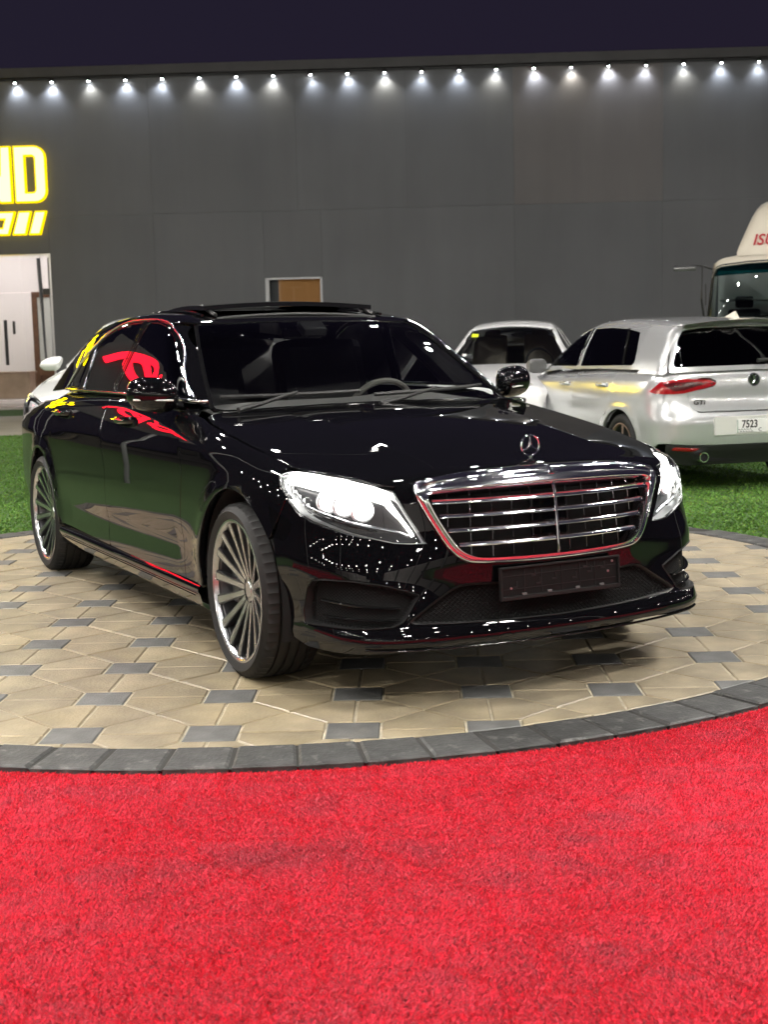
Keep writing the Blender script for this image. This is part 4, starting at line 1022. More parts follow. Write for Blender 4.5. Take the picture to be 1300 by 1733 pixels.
for s in (1, -1):
    for x0 in (-1.47, -2.68):
        y0 = abs(shoot('side', [(x0, .965)], LOW)[0][1])
        pts = [(x0+dx, s*(y0+q), .968+.003*dx*10) for dx, q in ((-.125, -.006), (-.11, .016), (-.06, .030), (0, .033), (.06, .030), (.11, .016), (.125, -.006))]
        h_ = MB(); h_.tube(spl(pts, 4), .0115, 10, flat=1.5).build('door_handle', M_paint, car, True)
        t_ = MB(); t_.tube([(x0+dx, s*(y0+.0435-.30*dx*dx), .972) for dx in np.linspace(-.10, .10, 12)], .0028, 6).build('handle_chrome', M_chrome, car, True)
def wiper(name, x0, y0, y1, rise):
    ys = np.linspace(y0, y1, 24); P = shoot('top', np.c_[-.535-.20*(ys/.75)**2-rise*np.linspace(0, 1, 24), ys], TOP); P[:, 2] += .013
    b_ = MB(); b_.tube(P, .0075, 6, flat=1.3).build(name, M_mblack, car, True)
    m_ = P[12]; b2 = MB(); b2.tube([(x0, y0, 1.035), (x0-.03, y0*.8+y1*.2, 1.058), tuple(m_+np.array((0, 0, .012)))], [.013, .009, .006], 8).build('wiper_arm', M_mblack, car, True)
wiper('wiper_blade', -.50, -.70, -.08, .03); wiper('wiper_blade', -.475, -.02, .66, .02)
cw = MB(); cw.grid([[(-.50-.085*(y/.6)**2-t*.07, y, 1.030-.012*t-.04*(y/.8)**2) for t in (0, .5, 1)] for y in np.linspace(-.72, .72, 30)]); cw.build('cowl_panel', M_mblack, car, True)
# ---- wheels and underside
for x, y, st_ in ((0, -.815, R(-1.5)), (0, .815, R(-1.5)), (-3.165, -.82, 0), (-3.165, .82, 0)):
    wheel(car, x, y, .351, .283, .25, 16, 'multi', st_, spin=.18 if x == 0 else .4)
def well(x, s):
    V = [[(x+r*math.cos(R(a)), s*y, .35+r*math.sin(R(a))) for a in np.linspace(-20, 200, 24)] for y, r in ((.915, .408), (.60, .40), (.56, .10))]
    MB().grid(V).build('wheel_liner', M_void, car, True)
for x in (.02, -3.165):
    for s in (1, -1): well(x, s)
ub = MB(); ub.box((-1.58, 0, .30), (2.34, 1.74, .16), bev=.03).box((-1.6, 0, .27), (4.7, 1.1, .12), bev=.03).box((.55, 0, .30), (.36, 1.3, .16), bev=.04).build('underbody', M_void, car)
MB().box((.20, 0, .60), (.95, 1.05, .42)).build('engine_bay', M_void, car); MB().box((-3.75, 0, .65), (.9, 1.3, .5)).build('luggage_bay', M_void, car)
# ---- cabin
cb_ = MB(); cb_.box((-2.05, 0, .62), (2.75, 1.50, .06)).box((-3.3, 0, .85), (.08, 1.4, .5)).build('cabin_floor', M_void, car)
ds_ = MB(); V = []
for x, z in ((-.60, 1.020), (-.75, 1.045), (-.95, 1.052), (-1.08, 1.040), (-1.15, 1.00), (-1.17, .90), (-1.14, .72)):
    V.append([(x-.05*(y/.7)**2*.3, y, z-.02*(y/.7)**4+(.028*math.exp(-((y-.37)/.20)**2) if -1.16 < x < -.8 else 0)) for y in np.linspace(-.74, .74, 25)])
ds_.grid(V).build('dashboard', mat('dash_light', (.30, .29, .28), .5), car, True, 50)
sw = MB(); c = np.array((-1.24, .37, .955)); ax = np.array((-.90, 0, .43)); a1 = np.array((0, 1., 0)); a2 = np.cross(ax, a1)
sw.tube([c+(a1*math.cos(a)+a2*math.sin(a))*.185 for a in np.linspace(0, 2*math.pi, 40, endpoint=False)], .0155, 8, True, up=tuple(ax)); wheel_o = sw.build('steering_wheel', mat('wheel_beige', (.22, .21, .19), .5), car, True)
hb_ = MB(); hb_.box(c, (.05, .20, .12), bev=.03, ry=.45); hb_.tube([c, c+np.array((.25, 0, -.12))], .03, 8); hb_.build('steering_hub', M_leather, wheel_o)
def seat(x, y, wdt=.52):
    b_ = MB(); b_.box((x, y, .74), (.56, wdt, .18), bev=.06); b_.box((x-.30, y, 1.02), (.17, wdt, .66), bev=.06, ry=-.30); b_.build('seat', M_leather, car)
    h_ = MB(); h_.box((x-.415, y, 1.345), (.10, .27, .16), bev=.04, ry=-.2).tube([(x-.39, y-.05, 1.25), (x-.40, y-.05, 1.30)], .008, 6).tube([(x-.39, y+.05, 1.25), (x-.40, y+.05, 1.30)], .008, 6).build('headrest', M_leather, car)
for x, y, w_ in ((-1.62, .37, .52), (-1.62, -.37, .52), (-2.85, .36, .6), (-2.85, -.36, .6)): seat(x, y, w_)
MB().box((-1.36, 0, 1.375), (.035, .22, .065), bev=.014, ry=.2).build('rear_view_mirror', M_gloss, car)
MB().box((-1.24, 0, 1.392), (.10, .13, .05), bev=.015, ry=.5).build('sensor_housing', M_mblack, car)
MB().box((-1.14, .0, .93), (.03, .50, .17), bev=.01, ry=-.25).build('display_screen', M_gloss, car)
# ------------------------------------------------------------------ silver hatchback (x forward from the rear axle)
class Hatch:
    W = tab((-.8, .80), (-.5, .862), (0, .892), (1.3, .90), (2.6, .89), (3.2, .80), (3.55, .62))
    dS = tab((.1, -.08), (.2, -.04), (.3, -.012), (.5, 0), (.68, 0), (.72, -.004), (.85, -.018), (.92, -.040), (1.0, -.085), (1.1, -.15))
    T0 = tab((-.9, 1.03), (0, 1.045), (1.5, 1.01), (2.0, .985), (2.4, .935), (3.0, .86), (3.4, .75))
    R0 = tab((.15, -.66), (.25, -.70), (.36, -.765), (.50, -.785), (.60, -.783), (.645, -.760), (.75, -.725), (.87, -.720), (.95, -.705), (1.05, -.665), (1.2, -.60))
    P0 = tab((2.5, .78), (2.15, .95), (1.75, 1.18), (1.4, 1.365), (1.15, 1.425), (.7, 1.455), (.2, 1.445), (-.25, 1.415), (-.6, 1.378))
    Rg = tab((.9, -.735), (1.05, -.69), (1.2, -.635), (1.35, -.565), (1.45, -.52))
    def low(s, x, y, z):
        ay = np.abs(y); w = s.W(x)+s.dS(z)+.006*np.exp(-np.sqrt((z-.80)**2+2e-5)/.04)
        for xw in (0, 2.637):
            r = np.hypot(x-xw, z-.315); w = w+.012*gauss(r-.36, .05)*np.clip((z-.2)*4, 0, 1)
        fs = ay-w; ft = z-(s.T0(x)-.05*ay**2); fr = (s.R0(z)+.09*ay**2+.42*ay**8)-x; ff = x-(3.50-.6*np.abs(z-.5)**2-.25*ay**2-.6*ay**8)
        return smax(smax(smax(fs, ft, .08), fr*.85, .10), ff*.8, .1)
    def top(s, x, y, z):
        ay = np.abs(y); ft = z-(s.P0(x+.15*ay**2*np.clip((x-1.0)*2, 0, 1))-.045*ay**2); zc = np.maximum(z, .96)
        g = .838-.36*(zc-.98)-.28*np.maximum(z-1.05, 0)**1.5-.05*np.clip((-.1-x)/.6, 0, 1)
        return smax(smax(ft, ay-g, .10), (s.Rg(z)+.10*ay**2+.25*ay**6)-x, .06)
HT = Hatch()
M_silverp = mat('silver_paint', (.63, .64, .645), .24, .6, 1., .03); M_tail = mat('tail_red', (.30, .003, .007), .12, 0., 1.); M_taild = mat('tail_dark', (.06, .004, .006), .12)
hat = tag(empty('silver_hatchback', (-4.612, 5.60, -.012), R(169.1)), 'silver hatchback with red tail lights parked on the turf', 'car'); hat.scale = (.97, 1.065, 1.055)
hl_, ht_ = HT.low, HT.top
XC = .2
def rear2(P): return flat2('cylr', shoot('rear', P, hl_, XC-1.0), XC)
AR_ = circ((0, .315), .352, -12, 192, 26); AFr = circ((2.637, .315), .352, -12, 192, 26)
patch('rear_quarter', [(.16, 1.00), (-.3, 1.00), (-.55, .985), (-.60, .90), (-.61, .72), (-.60, .40), (-.42, .25), (-.35, .25)]+[p for p in AR_[::-1] if p[1] > .26]+[(.40, .26), (.40, .30)]+circ((0, .315), .40, 8, 62, 8)+[(.20, .80)], 'side', hl_, M_silverp, hat, res=.05, mirror=True, depth=.03)
patch('rear_door', [(.16, 1.00), (1.03, 1.00), (1.03, .26), (.40, .26), (.40, .30)]+circ((0, .315), .40, 8, 62, 8)+[(.20, .80)], 'side', hl_, M_silverp, hat, res=.06, mirror=True)
patch('front_door', [(1.03, 1.00), (2.05, .965), (2.16, .90), (2.16, .26), (1.03, .26)], 'side', hl_, M_silverp, hat, res=.06, mirror=True)
patch('front_fender', [(2.16, .90), (2.05, .955), (2.4, .905), (2.9, .83), (3.2, .74), (3.25, .5), (3.1, .27), (2.99, .27)]+[p for p in AFr if p[1] > .27]+[(2.28, .27), (2.16, .26)], 'side', hl_, M_silverp, hat, res=.06, mirror=True, depth=.03)
hp = [(2.08, 0), (2.05, .3), (2.0, .6), (2.05, .72), (2.9, .66), (3.25, .5), (3.33, 0)]; patch('hood', hp+[(a, -b) for a, b in hp[::-1] if b > 0], 'top', hl_, M_silverp, hat, res=.08)
patch('front_bumper', both([(0, .78), (.4, .76), (.75, .70), (.85, .5), (.8, .22), (0, .2)]), 'cyl', hl_, M_silverp, hat, res=.06, xc=2.6)
# greenhouse
def hrail(xs):
    out = []
    for x in xs:
        y = -np.linspace(.35, .80, 100); P = shoot('top', np.c_[np.full(100, x), y], ht_); N = normals(ht_, P); out.append(P[np.argmin(np.abs(N[:, 2]-.78))])
    return np.array(out)
HR = hrail(np.linspace(1.38, -.50, 14))
rp_ = [(1.42, 0), (1.41, -.3)]+[tuple(p) for p in HR[:, :2]]+[(-.545, -.3), (-.56, 0)]; patch('roof', rp_+[(a, -b) for a, b in rp_[::-1] if abs(b) > 0], 'top', ht_, M_silverp, hat, res=.05, gap=.0015)
wsx = [(2.12, 0), (2.06, -.4), (1.93, -.68), (1.42, -.54), (1.43, -.3), (1.435, 0)]; patch('windscreen', wsx+[(a, -b) for a, b in wsx[::-1] if abs(b) > 0], 'top', ht_, M_ws, hat, res=.07)
QX = -.13
fgh = [(1.98, 1.03), (1.75, 1.165), (1.50, 1.29), (1.30, 1.345), (1.12, 1.365), (1.08, 1.03)]
rgh = [(1.05, 1.368), (.70, 1.372), (.30, 1.352), (.19, 1.20), (.10, 1.040), (1.01, 1.03)]
qgh = [(.275, 1.348), (.03, 1.318), (-.09, 1.15), (-.125, 1.07), (-.10, 1.040), (.075, 1.040), (.165, 1.20)]
sh = [(2.1, .955), (1.5, 1.0), (.6, 1.01), (-.2, 1.005), (-.56, .985), (-.585, 1.05), (-.565, 1.2), (-.53, 1.33)]+[tuple(p) for p in HR[::-1][:, [0, 2]]]+[tuple(p) for p in shoot('top', [(1.42, -.54), (1.65, -.61), (1.93, -.68)], ht_)[:, [0, 2]]]
patch('pillar_frame', sh, 'side', ht_, M_silverp, hat, holes=[fgh, rgh, qgh], res=.05, gap=.001, mirror=True)
for nm, g in (('front_side_window', fgh), ('rear_side_window', rgh), ('quarter_window', qgh)): patch(nm, g, 'side', ht_, M_tint, hat, res=.06, gap=.001, off=-.003, depth=.004, mirror=True)
for x in (1.065, .285): trim('pillar_strip', [(x, 1.365 if x > 1 else 1.350), (x-.11*(x < 1), 1.2), (x-.20*(x < 1), 1.040)], 'side', ht_, M_gloss, hat, .014, mirror=True)
# tailgate above the window line, glass, lower gate
for s in (1, -1):
    patch('corner_panel', np.array([(.46, .650), (.46, .99), (.66, 1.0), (1.05, .98), (1.05, .735), (.80, .690), (.60, .650)])*np.array((s, 1)), 'cylr', hl_, M_silverp, hat, res=.04, off=-.004, xc=XC, depth=0)
    patch('corner_pillar', np.array([(.640, 1.365), (.662, 1.25), (.668, 1.1), (.665, .97), (.70, .96), (1.0, .97), (.86, 1.25), (.66, 1.37)])*np.array((s, 1)), 'cylr', ht_, M_silverp, hat, res=.04, off=-.004, xc=XC, depth=0)
gate_up = both([(0, 1.385), (.44, 1.373), (.61, 1.348), (.665, 1.28), (.705, 1.12), (.73, 1.03), (.73, .975), (0, .99)])
gw = both([(0, 1.350), (.40, 1.342), (.565, 1.320), (.620, 1.25), (.672, 1.10), (.695, 1.035), (.67, 1.022), (0, 1.030)])
gate = patch('tailgate', gate_up, 'rear', ht_, M_silverp, hat, holes=[gw], res=.045, gap=.002, xc=-.8)
patch('rear_window', gw, 'rear', ht_, glass('rear_tint', (.05, .05, .055)), hat, res=.06, gap=.001, off=-.004, depth=.004, xc=-.8)
MB().grid([[(-.50-.135*t-.012*(1-(y/.58)**2), y, 1.408-.010*t-.035*(y/.58)**2+.004) for t in (0, .33, .66, 1)] for y in np.linspace(-.59, .59, 21)]).grid([[(-.635-.012*(1-(y/.58)**2)+.05*t, y, 1.402-.035*(y/.58)**2-.03*t) for t in (0, 1)] for y in np.linspace(-.59, .59, 21)]).build('roof_spoiler', M_silverp, hat, True)
lo_gate = rear2(both([(0, .985), (.45, .980), (.64, .960), (.655, .93), (.40, .928), (.34, .90), (.36, .86), (.60, .815), (.585, .72), (.555, .668), (.50, .655), (0, .655)]))
patch('lower_tailgate', lo_gate, 'cylr', hl_, M_silverp, hat, res=.04, xc=XC)
# tail lamps: wedge running from the gate round the corner
TLp = rear2([(.345, .885), (.40, .915), (.60, .925), (.70, .922)])
TLo = flat2('cylr', shoot('side', [(-.575, .905), (-.50, .835), (-.49, .82), (-.56, .805)], hl_)*np.array((1, -1, 1)), XC)
TLb = rear2([(.70, .803), (.62, .808), (.40, .858), (.352, .872)])
TL = np.vstack([TLp, TLo, TLb])
for s in (1, -1):
    tl = patch('tail_lamp', TL*np.array((s, 1)), 'cylr', hl_, M_tail, hat, res=.03, gap=.002, off=.004, xc=XC)
    c0 = TL.mean(0)
    patch('dark_insert', (inset(TL, .022))[[1, 2, 3, 4, 8, 9]]*np.array((s, 1)), 'cylr', hl_, M_taild, tl, res=.03, off=.006, xc=XC, depth=0)
    for q in range(26):
        u = rng.uniform(0, 1); v = rng.uniform(.15, .8); a_ = TLp[0]*(1-u)+TLp[3]*u; b_ = TLb[3]*(1-u)+TLb[0]*u; uv = (a_*(1-v)+b_*v)*np.array((s, 1)); P = shoot('cylr', [uv], hl_, XC)[0]; N = normals(hl_, P[None])[0]
        if q < 14: MB().box(P+N*.006, (.006, .012+.014*rng.uniform(), .006), bev=.001).build('reflector_facet', M_chrome if q % 2 else M_tail, tl)
# rear bumper, lower skirt, reflectors
bp_ = rear2([(0, .648), (.50, .648), (.56, .662), (.62, .705), (.70, .715)]); bs = flat2('cylr', shoot('side', [(-.60, .735), (-.53, .72), (-.40, .62), (-.37, .45), (-.36, .38)], hl_)*np.array((1, -1, 1)), XC)
bl = rear2([(.78, .40), (.6, .385), (.4, .38), (0, .38)])
patch('rear_bumper', both(np.vstack([bp_, bs, bl])), 'cylr', hl_, M_silverp, hat, res=.04, xc=XC, depth=.02, off=.004)
patch('rear_diffuser', rear2(both([(0, .374), (.5, .374), (.78, .39), (.76, .26), (.6, .21), (0, .21)])), 'cylr', hl_, M_mblack, hat, res=.05, xc=XC)
for s in (1, -1):
    patch('bumper_reflector', rear2([(.50, .355), (.72, .372), (.74, .345), (.56, .332)])*np.array((s, 1)), 'cylr', hl_, M_tail, hat, res=.03, off=.006, xc=XC)
    e_ = MB(); e_.lathe([(.034, 0), (.042, 0), (.044, .12), (.034, .12)], 20, 'x', (-.80, s*.50, .285), True).build('exhaust_tip', M_chrome, hat, True)
    MB().lathe([(0, .02), (.034, .02)], 20, 'x', (-.80, s*.50, .285)).build('exhaust_bore', M_void, hat)
# plate recess with plate
px = -.787
MB().box((px+.004, 0, .535), (.012, .80, .155), bev=.05).build('plate_recess', mat('silver_recess', (.72, .72, .68), .35, .2), hat)
M_plate = mat('plate_white', (.80, .80, .78), .4); M_ink = mat('plate_ink', (.02, .02, .02), .5)
plt = MB().box((px-.006, -.06, .530), (.008, .52, .112), bev=.004).build('number_plate', M_plate, hat)
def put_text(s, size, loc, rot, m, parent, name, ext=.002, shear=0., off=0., sx=1.):
    me = text_mesh(s, size, ext, shear, off, sx, 'LEFT'); o = link(name, me, m, parent); o.location = loc; o.rotation_euler = rot; return o
# seen from behind: text runs from the car's left (+y) to its right
put_text('7523', .088, (px-.011, .155, .515), (R(90), 0, R(-90)), M_ink, plt, 'plate_digits', .001, 0, .002, .85)
put_text('C', .045, (px-.011, .0, .480), (R(90), 0, R(-90)), M_ink, plt, 'plate_code', .001)
am = MB()
for y0 in (.175, .16):
    for k in range(5): am.box((px-.0105, y0-.026*k, .500 if y0 > .17 else .483), (.002, .020, .0035)).box((px-.0105, y0-.026*k+.006, .504 if y0 > .17 else .488), (.002, .003, .007))
am.build('plate_script', M_ink, plt); am2 = MB().box((px-.0107, .192, .530), (.002, .004, .108)).build('plate_edge', mat('plate_green', (.02, .16, .07), .5), plt)
# round badge, lettering, wiper, aerial
P = shoot('rear', [(0, .905)], hl_, -.8)[0]; bx_ = P[0]-.006
bg_ = MB(); bg_.lathe([(0, 0), (.046, 0), (.050, -.006), (.054, 0), (.056, .008)], 36, 'x', (bx_, 0, .905)); badge = bg_.build('round_badge', M_dchrome, hat, True)
vw = MB()
def stroke(pts, w_=.0042):
    for (y0, z0), (y1, z1) in zip(pts, pts[1:]): vw.tube([(bx_-.006, y0, .905+z0), (bx_-.006, y1, .905+z1)], w_, 6)
stroke([(.018, .042), (.0, .004), (-.018, .042)]); stroke([(.040, .022), (.020, -.036), (0, -.002), (-.020, -.036), (-.040, .022)])
vw.tube([(bx_-.004, .050*math.sin(a), .905+.050*math.cos(a)) for a in np.linspace(0, 6.283, 36, endpoint=False)], .0045, 6, True, up=(1, 0, 0)); vw.build('badge_mark', M_chrome, badge, True)
P = shoot('rear', [(.50, .735)], hl_, -.8)[0]; put_text('GTI', .052, (P[0]-.004, .555, .715), (R(90), 0, R(-90-11)), M_dchrome, hat, 'model_letters', .003, .1, .001, 1.25)
MB().tube([(-.735, -.02, 1.06), (-.715, -.22, 1.075), (-.70, -.36, 1.08)], [.016, .009, .006], 8).build('rear_wiper', M_mblack, hat, True)
MB().add([(-.25, -.022, 1.430), (-.25, .022, 1.430), (-.42, .030, 1.412), (-.42, -.030, 1.412), (-.385, 0, 1.475), (-.41, 0, 1.472)], [(0, 1, 4), (1, 2, 5, 4), (3, 0, 4, 5), (2, 3, 5)]).build('roof_aerial', mat('aerial_cream', (.72, .68, .58), .35), hat, True, 80)
for s in (1, -1):
    m_ = MB(); V = []
    for i in range(9):
        u = i/8; hz = .072*(1-(2*u-1)**4*.6)**.5; V.append([(1.80+.07*math.cos(a)*(1 if math.cos(a) > 0 else .4)-.05*u, s*(.845+.20*u), 1.03+hz*math.sin(a)) for a in np.linspace(0, 2*math.pi, 14, endpoint=False)])
    V = np.array(V); m_.add(V.reshape(-1, 3), [(i*14+j, i*14+(j+1) % 14, (i+1)*14+(j+1) % 14, (i+1)*14+j) for i in range(8) for j in range(14)]+[tuple(range(14)), tuple(8*14+j for j in range(14))]); m_.build('wing_mirror', mat('mirror_grey', (.12, .12, .12), .25), hat, True, 60)
    for x0 in (1.22, .38):
        y0 = abs(shoot('side', [(x0, .87)], hl_)[0][1]); MB().tube([(x0-.10, s*y0, .87), (x0-.07, s*(y0+.025), .872), (x0+.07, s*(y0+.025), .872), (x0+.10, s*y0, .87)], .014, 8, flat=1.2).build('door_handle', M_silverp, hat, True)
for x, y in ((0, -.775), (0, .775), (2.637, -.775), (2.637, .775)): wheel(hat, x, y, .318, .235, .225, 5, 'five', mats=(mat('bronze_alloy', (.45, .30, .24), .3, .8), mat('dark_pocket', (.05, .05, .05), .4)))
for x in (0, 2.637):
    for s in (1, -1): MB().grid([[(x+r*math.cos(R(a)), s*y, .315+r*math.sin(R(a))) for a in np.linspace(-20, 200, 20)] for y, r in ((.87, .356), (.56, .35), (.52, .1))]).build('wheel_liner', M_void, hat, True)
MB().box((1.3, 0, .28), (1.9, 1.55, .16), bev=.02).box((1.3, 0, .30), (4.0, 1.0, .14), bev=.03).build('underbody', M_void, hat)
for x in (.6, 1.5):
    for y in (-.36, .36): b_ = MB(); b_.box((x-.2, y, .90), (.14, .48, .62), bev=.05, ry=-.2).box((x-.28, y, 1.26), (.09, .26, .15), bev=.03).build('seat', M_leather, hat)

# ------------------------------------------------------------------ white cars: same kind of saloon body, plainer front
M_whitep = mat('white_paint', (.78, .78, .78), .22, 0., 1., .03); M_whitep2 = mat('pearl_white_paint', (.74, .76, .74), .22, 0., 1., .03)
def plain_saloon(name, label, paint, loc, rz, scale, grille=True):
    t = tag(empty(name, loc, rz), label, 'car'); t.scale = scale
    patch('hood', hood_poly, 'top', LOW, paint, t, res=.09)
    patch('front_fender', fend, 'side', LOW, paint, t, res=.06, mirror=True, depth=.03)
    patch('front_door', doorf, 'side', LOW, paint, t, res=.09, mirror=True); patch('rear_door', doorr, 'side', LOW, paint, t, res=.09, mirror=True); patch('rear_quarter', quart, 'side', LOW, paint, t, res=.09, mirror=True, depth=.03)
    patch('trunk_lid', [(-3.55, -.62), (-3.75, -.68), (-4.1, -.66), (-4.28, 0), (-4.1, .66), (-3.75, .68), (-3.55, .62)], 'top', LOW, paint, t, res=.1)
    patch('rear_bumper', sym([(0, .22), (-.6, .22), (-.78, .6), (-.66, .98), (0, 1.02)]), 'rear', LOW, paint, t, res=.1, xc=-4.4)
    gr = yz2cyl([(0, .74), (.25, .74), (.36, .72), (.34, .66), (.25, .635), (0, .63)]); lo = yz2cyl([(0, .42), (.35, .42), (.45, .38), (.40, .29), (0, .28)])
    patch('front_bumper', both(fas), 'cyl', LOW, paint, t, holes=[both(gr), both(lo)], res=.05)
    for q, nm in ((gr, 'grille_back'), (lo, 'intake_back')): patch(nm, inset(both(q), -.01), 'cyl', LOW, M_mblack, t, off=-.03, depth=0, gap=0, res=.06)
    for z in (.72, .695, .67, .648): P = shoot('cyl', np.c_[np.linspace(-.33, .33, 16), np.full(16, z)], LOW); MB().tube(P, .006, 6).build('grille_slat', M_chrome, t, True)
    for s in (1, -1):
        c_ = patch('headlight', HL*np.array((s, 1)), 'cyl', LOW, M_lensc, t, res=.04); patch('lamp_housing', inset(HL, .003)*np.array((s, 1)), 'cyl', LOW, M_reflect, c_, res=.04, off=-.05, depth=0, gap=0)
    patch('windscreen', ws, 'top', TOP, M_ws2, t, res=.08, depth=.006); patch('rear_window', rw, 'top', TOP, M_tint, t, res=.1); patch('roof', roofp, 'top', TOP, paint, t, res=.08)
    patch('pillar_frame', shell, 'side', TOP, paint, t, holes=[fg, rg, qg], res=.06, gap=.001, mirror=True)
    for nm, g in (('front_side_window', fg), ('rear_side_window', rg), ('quarter_window', qg)): patch(nm, g, 'side', TOP, M_tint, t, res=.08, gap=.001, off=-.004, depth=.004, mirror=True)
    for x, y in ((0, -.815), (0, .815), (-3.165, -.82), (-3.165, .82)): wheel(t, x, y, .345, .25, .235, 10, 'five')
    MB().box((-1.6, 0, .30), (4.6, 1.3, .2), bev=.03).build('underbody', M_void, t)
    for x, y in ((-1.62, .37), (-1.62, -.37)):
        b_ = MB(); b_.box((x, y, .78), (.5, .5, .2), bev=.06); b_.box((x-.28, y, 1.06), (.17, .5, .60), bev=.07, ry=-.28).box((x-.40, y, 1.33), (.10, .26, .17), bev=.045).build('seat', M_cream, t)
    MB().box((-.95, 0, .98), (.5, 1.4, .12), bev=.04).build('dashboard', M_dash, t); MB().box((-2.9, 0, 1.0), (.2, 1.35, .5), bev=.06).build('rear_seat', M_cream, t)
    c = np.array((-1.25, .37, 1.03)); sw_ = MB(); sw_.tube([c+np.array((0, .18*math.cos(a), .165*math.sin(a)))+np.array((-.08*math.sin(a), 0, 0)) for a in np.linspace(0, 6.283, 28, endpoint=False)], .014, 6, True, up=(1, 0, 0)); sw_.build('steering_wheel', M_leather, t, True)
    for s in (1, -1):
        V = []
        for i in range(11):
            u = i/10; hz = .080*(1-(2*u-1)**4*.6)**.5; V.append([(-.80+.085*math.cos(a)*(1 if math.cos(a) > 0 else .4)-.04*u, s*(.87+.22*u), 1.10+hz*math.sin(a)) for a in np.linspace(0, 2*math.pi, 14, endpoint=False)])
        V = np.array(V); m_ = MB(); m_.add(V.reshape(-1, 3), [(i*14+j, i*14+(j+1) % 14, (i+1)*14+(j+1) % 14, (i+1)*14+j) for i in range(10) for j in range(14)]+[tuple(range(14)), tuple(10*14+j for j in range(14))]); m_.build('wing_mirror', paint, t, True, 60)
    for o in list(t.children):
        if o.name.startswith('wheel') or o.data is None: continue
        me = o.data; co = np.empty(len(me.vertices)*3, np.float32); me.vertices.foreach_get('co', co); co = co.reshape(-1, 3); k = np.clip(co[:, 2]-1.06, 0, 1)
        co[:, 1] *= 1-.42*k; co[:, 2] -= .10*co[:, 1]**2*np.clip(k/.3, 0, 1); me.vertices.foreach_set('co', co.ravel()); me.update()
    return t
p = lot(1.30, 14.2); wcar = plain_saloon('white_sedan', 'white sedan facing out behind the black sedan, cream seats behind its windscreen', M_whitep, (p[0], p[1], -.012), math.atan2(-FH[1], -FH[0])-R(11), (.86, .88, 1.06))
P = shoot('top', [(-1.16, -.46), (-.78, -.52)], TOP)
MB().box(P[0]-np.array((0, 0, .02)), (.07, .09, .002), ry=R(28)).build('windscreen_sticker', mat('sticker_yellow', (.62, .72, .02), .6), wcar)
MB().box(P[1]-np.array((0, 0, .015)), (.05, .12, .002), ry=R(28)).build('paper_label', mat('label_white', (.8, .8, .78), .6), wcar)
HA = math.atan2(-FH[1], -FH[0])-R(4); p = lot(-3.06, 13.0)-np.array((math.cos(HA)*-.60+math.sin(HA)*.70, math.sin(HA)*-.60-math.cos(HA)*.70, 0)); plain_saloon('pearl_white_crossover', 'pearl white car mostly hidden behind the rear of the black sedan', M_whitep2, (p[0], p[1], -.012), HA, (.88, .93, 1.135))

# ------------------------------------------------------------------ truck cab at the right edge
trk = tag(empty('cab_over_truck', tuple(lot(6.10, 20.6, -.012)), math.atan2(-FH[1], -FH[0])-R(17)), 'white cab-over truck with roof fairing at the right edge', 'truck'); trk.scale = (1.01, 1.01, 1.01)
class Cab:
    P = tab((.3, .93), (.9, .98), (1.35, .97), (1.6, .93), (2.0, .80), (2.45, .60), (2.60, .50))
    def f(s, x, y, z):
        ay = np.abs(y); fs = ay-(.99-.10*np.maximum(z-1.35, 0)**1.25-.12*np.maximum(.25+0*z-x, 0)*0); ff = x-(s.P(z)-.16*ay**2-.10*ay**8); ft = z-(2.60-.05*ay**2-.03*x)
        return smax(smax(fs, ff*.9, .16), ft, .14)
CB = Cab(); cf = CB.f
M_cab = mat('cab_cream_white', (.72, .66, .55), .3, 0., .6)
cwin = both([(0, 2.44), (.5, 2.43), (.86, 2.40), (.98, 2.36), (1.02, 2.2), (1.05, 1.62), (.98, 1.52), (.5, 1.50), (0, 1.50)])
patch('cab_front', both([(0, 2.66), (.55, 2.62), (.95, 2.52), (1.12, 2.40), (1.16, 2.0), (1.16, .5), (.9, .42), (0, .42)]), 'cyl', cf, M_cab, trk, holes=[cwin], res=.06, gap=0, xc=0., depth=.03)
wso = patch('windscreen', cwin, 'cyl', cf, glass('truck_glass', (.30, .36, .36)), trk, res=.08, gap=.002, off=-.004, depth=.004)
patch('sunband', both([(0, 2.43), (.5, 2.42), (.86, 2.39), (.97, 2.35), (.99, 2.25), (.5, 2.27), (0, 2.275)]), 'cyl', cf, glass('teal_band', (.01, .16, .18)), wso, res=.08, off=-.012, depth=0)
band('screen_seal', inset(cwin, -.03), cwin, 'cyl', cf, M_mblack, trk, [(0, .001), (.5, .006), (1, -.006)], n=120)
patch('cab_roof', [(.55, -.80), (.50, 0), (.55, .80), (-.75, .82), (-.75, -.82)], 'top', lambda x, y, z: smax(np.abs(y)-.86, z-(2.60-.05*y*y-.03*x), .1), M_cab, trk, res=.1)
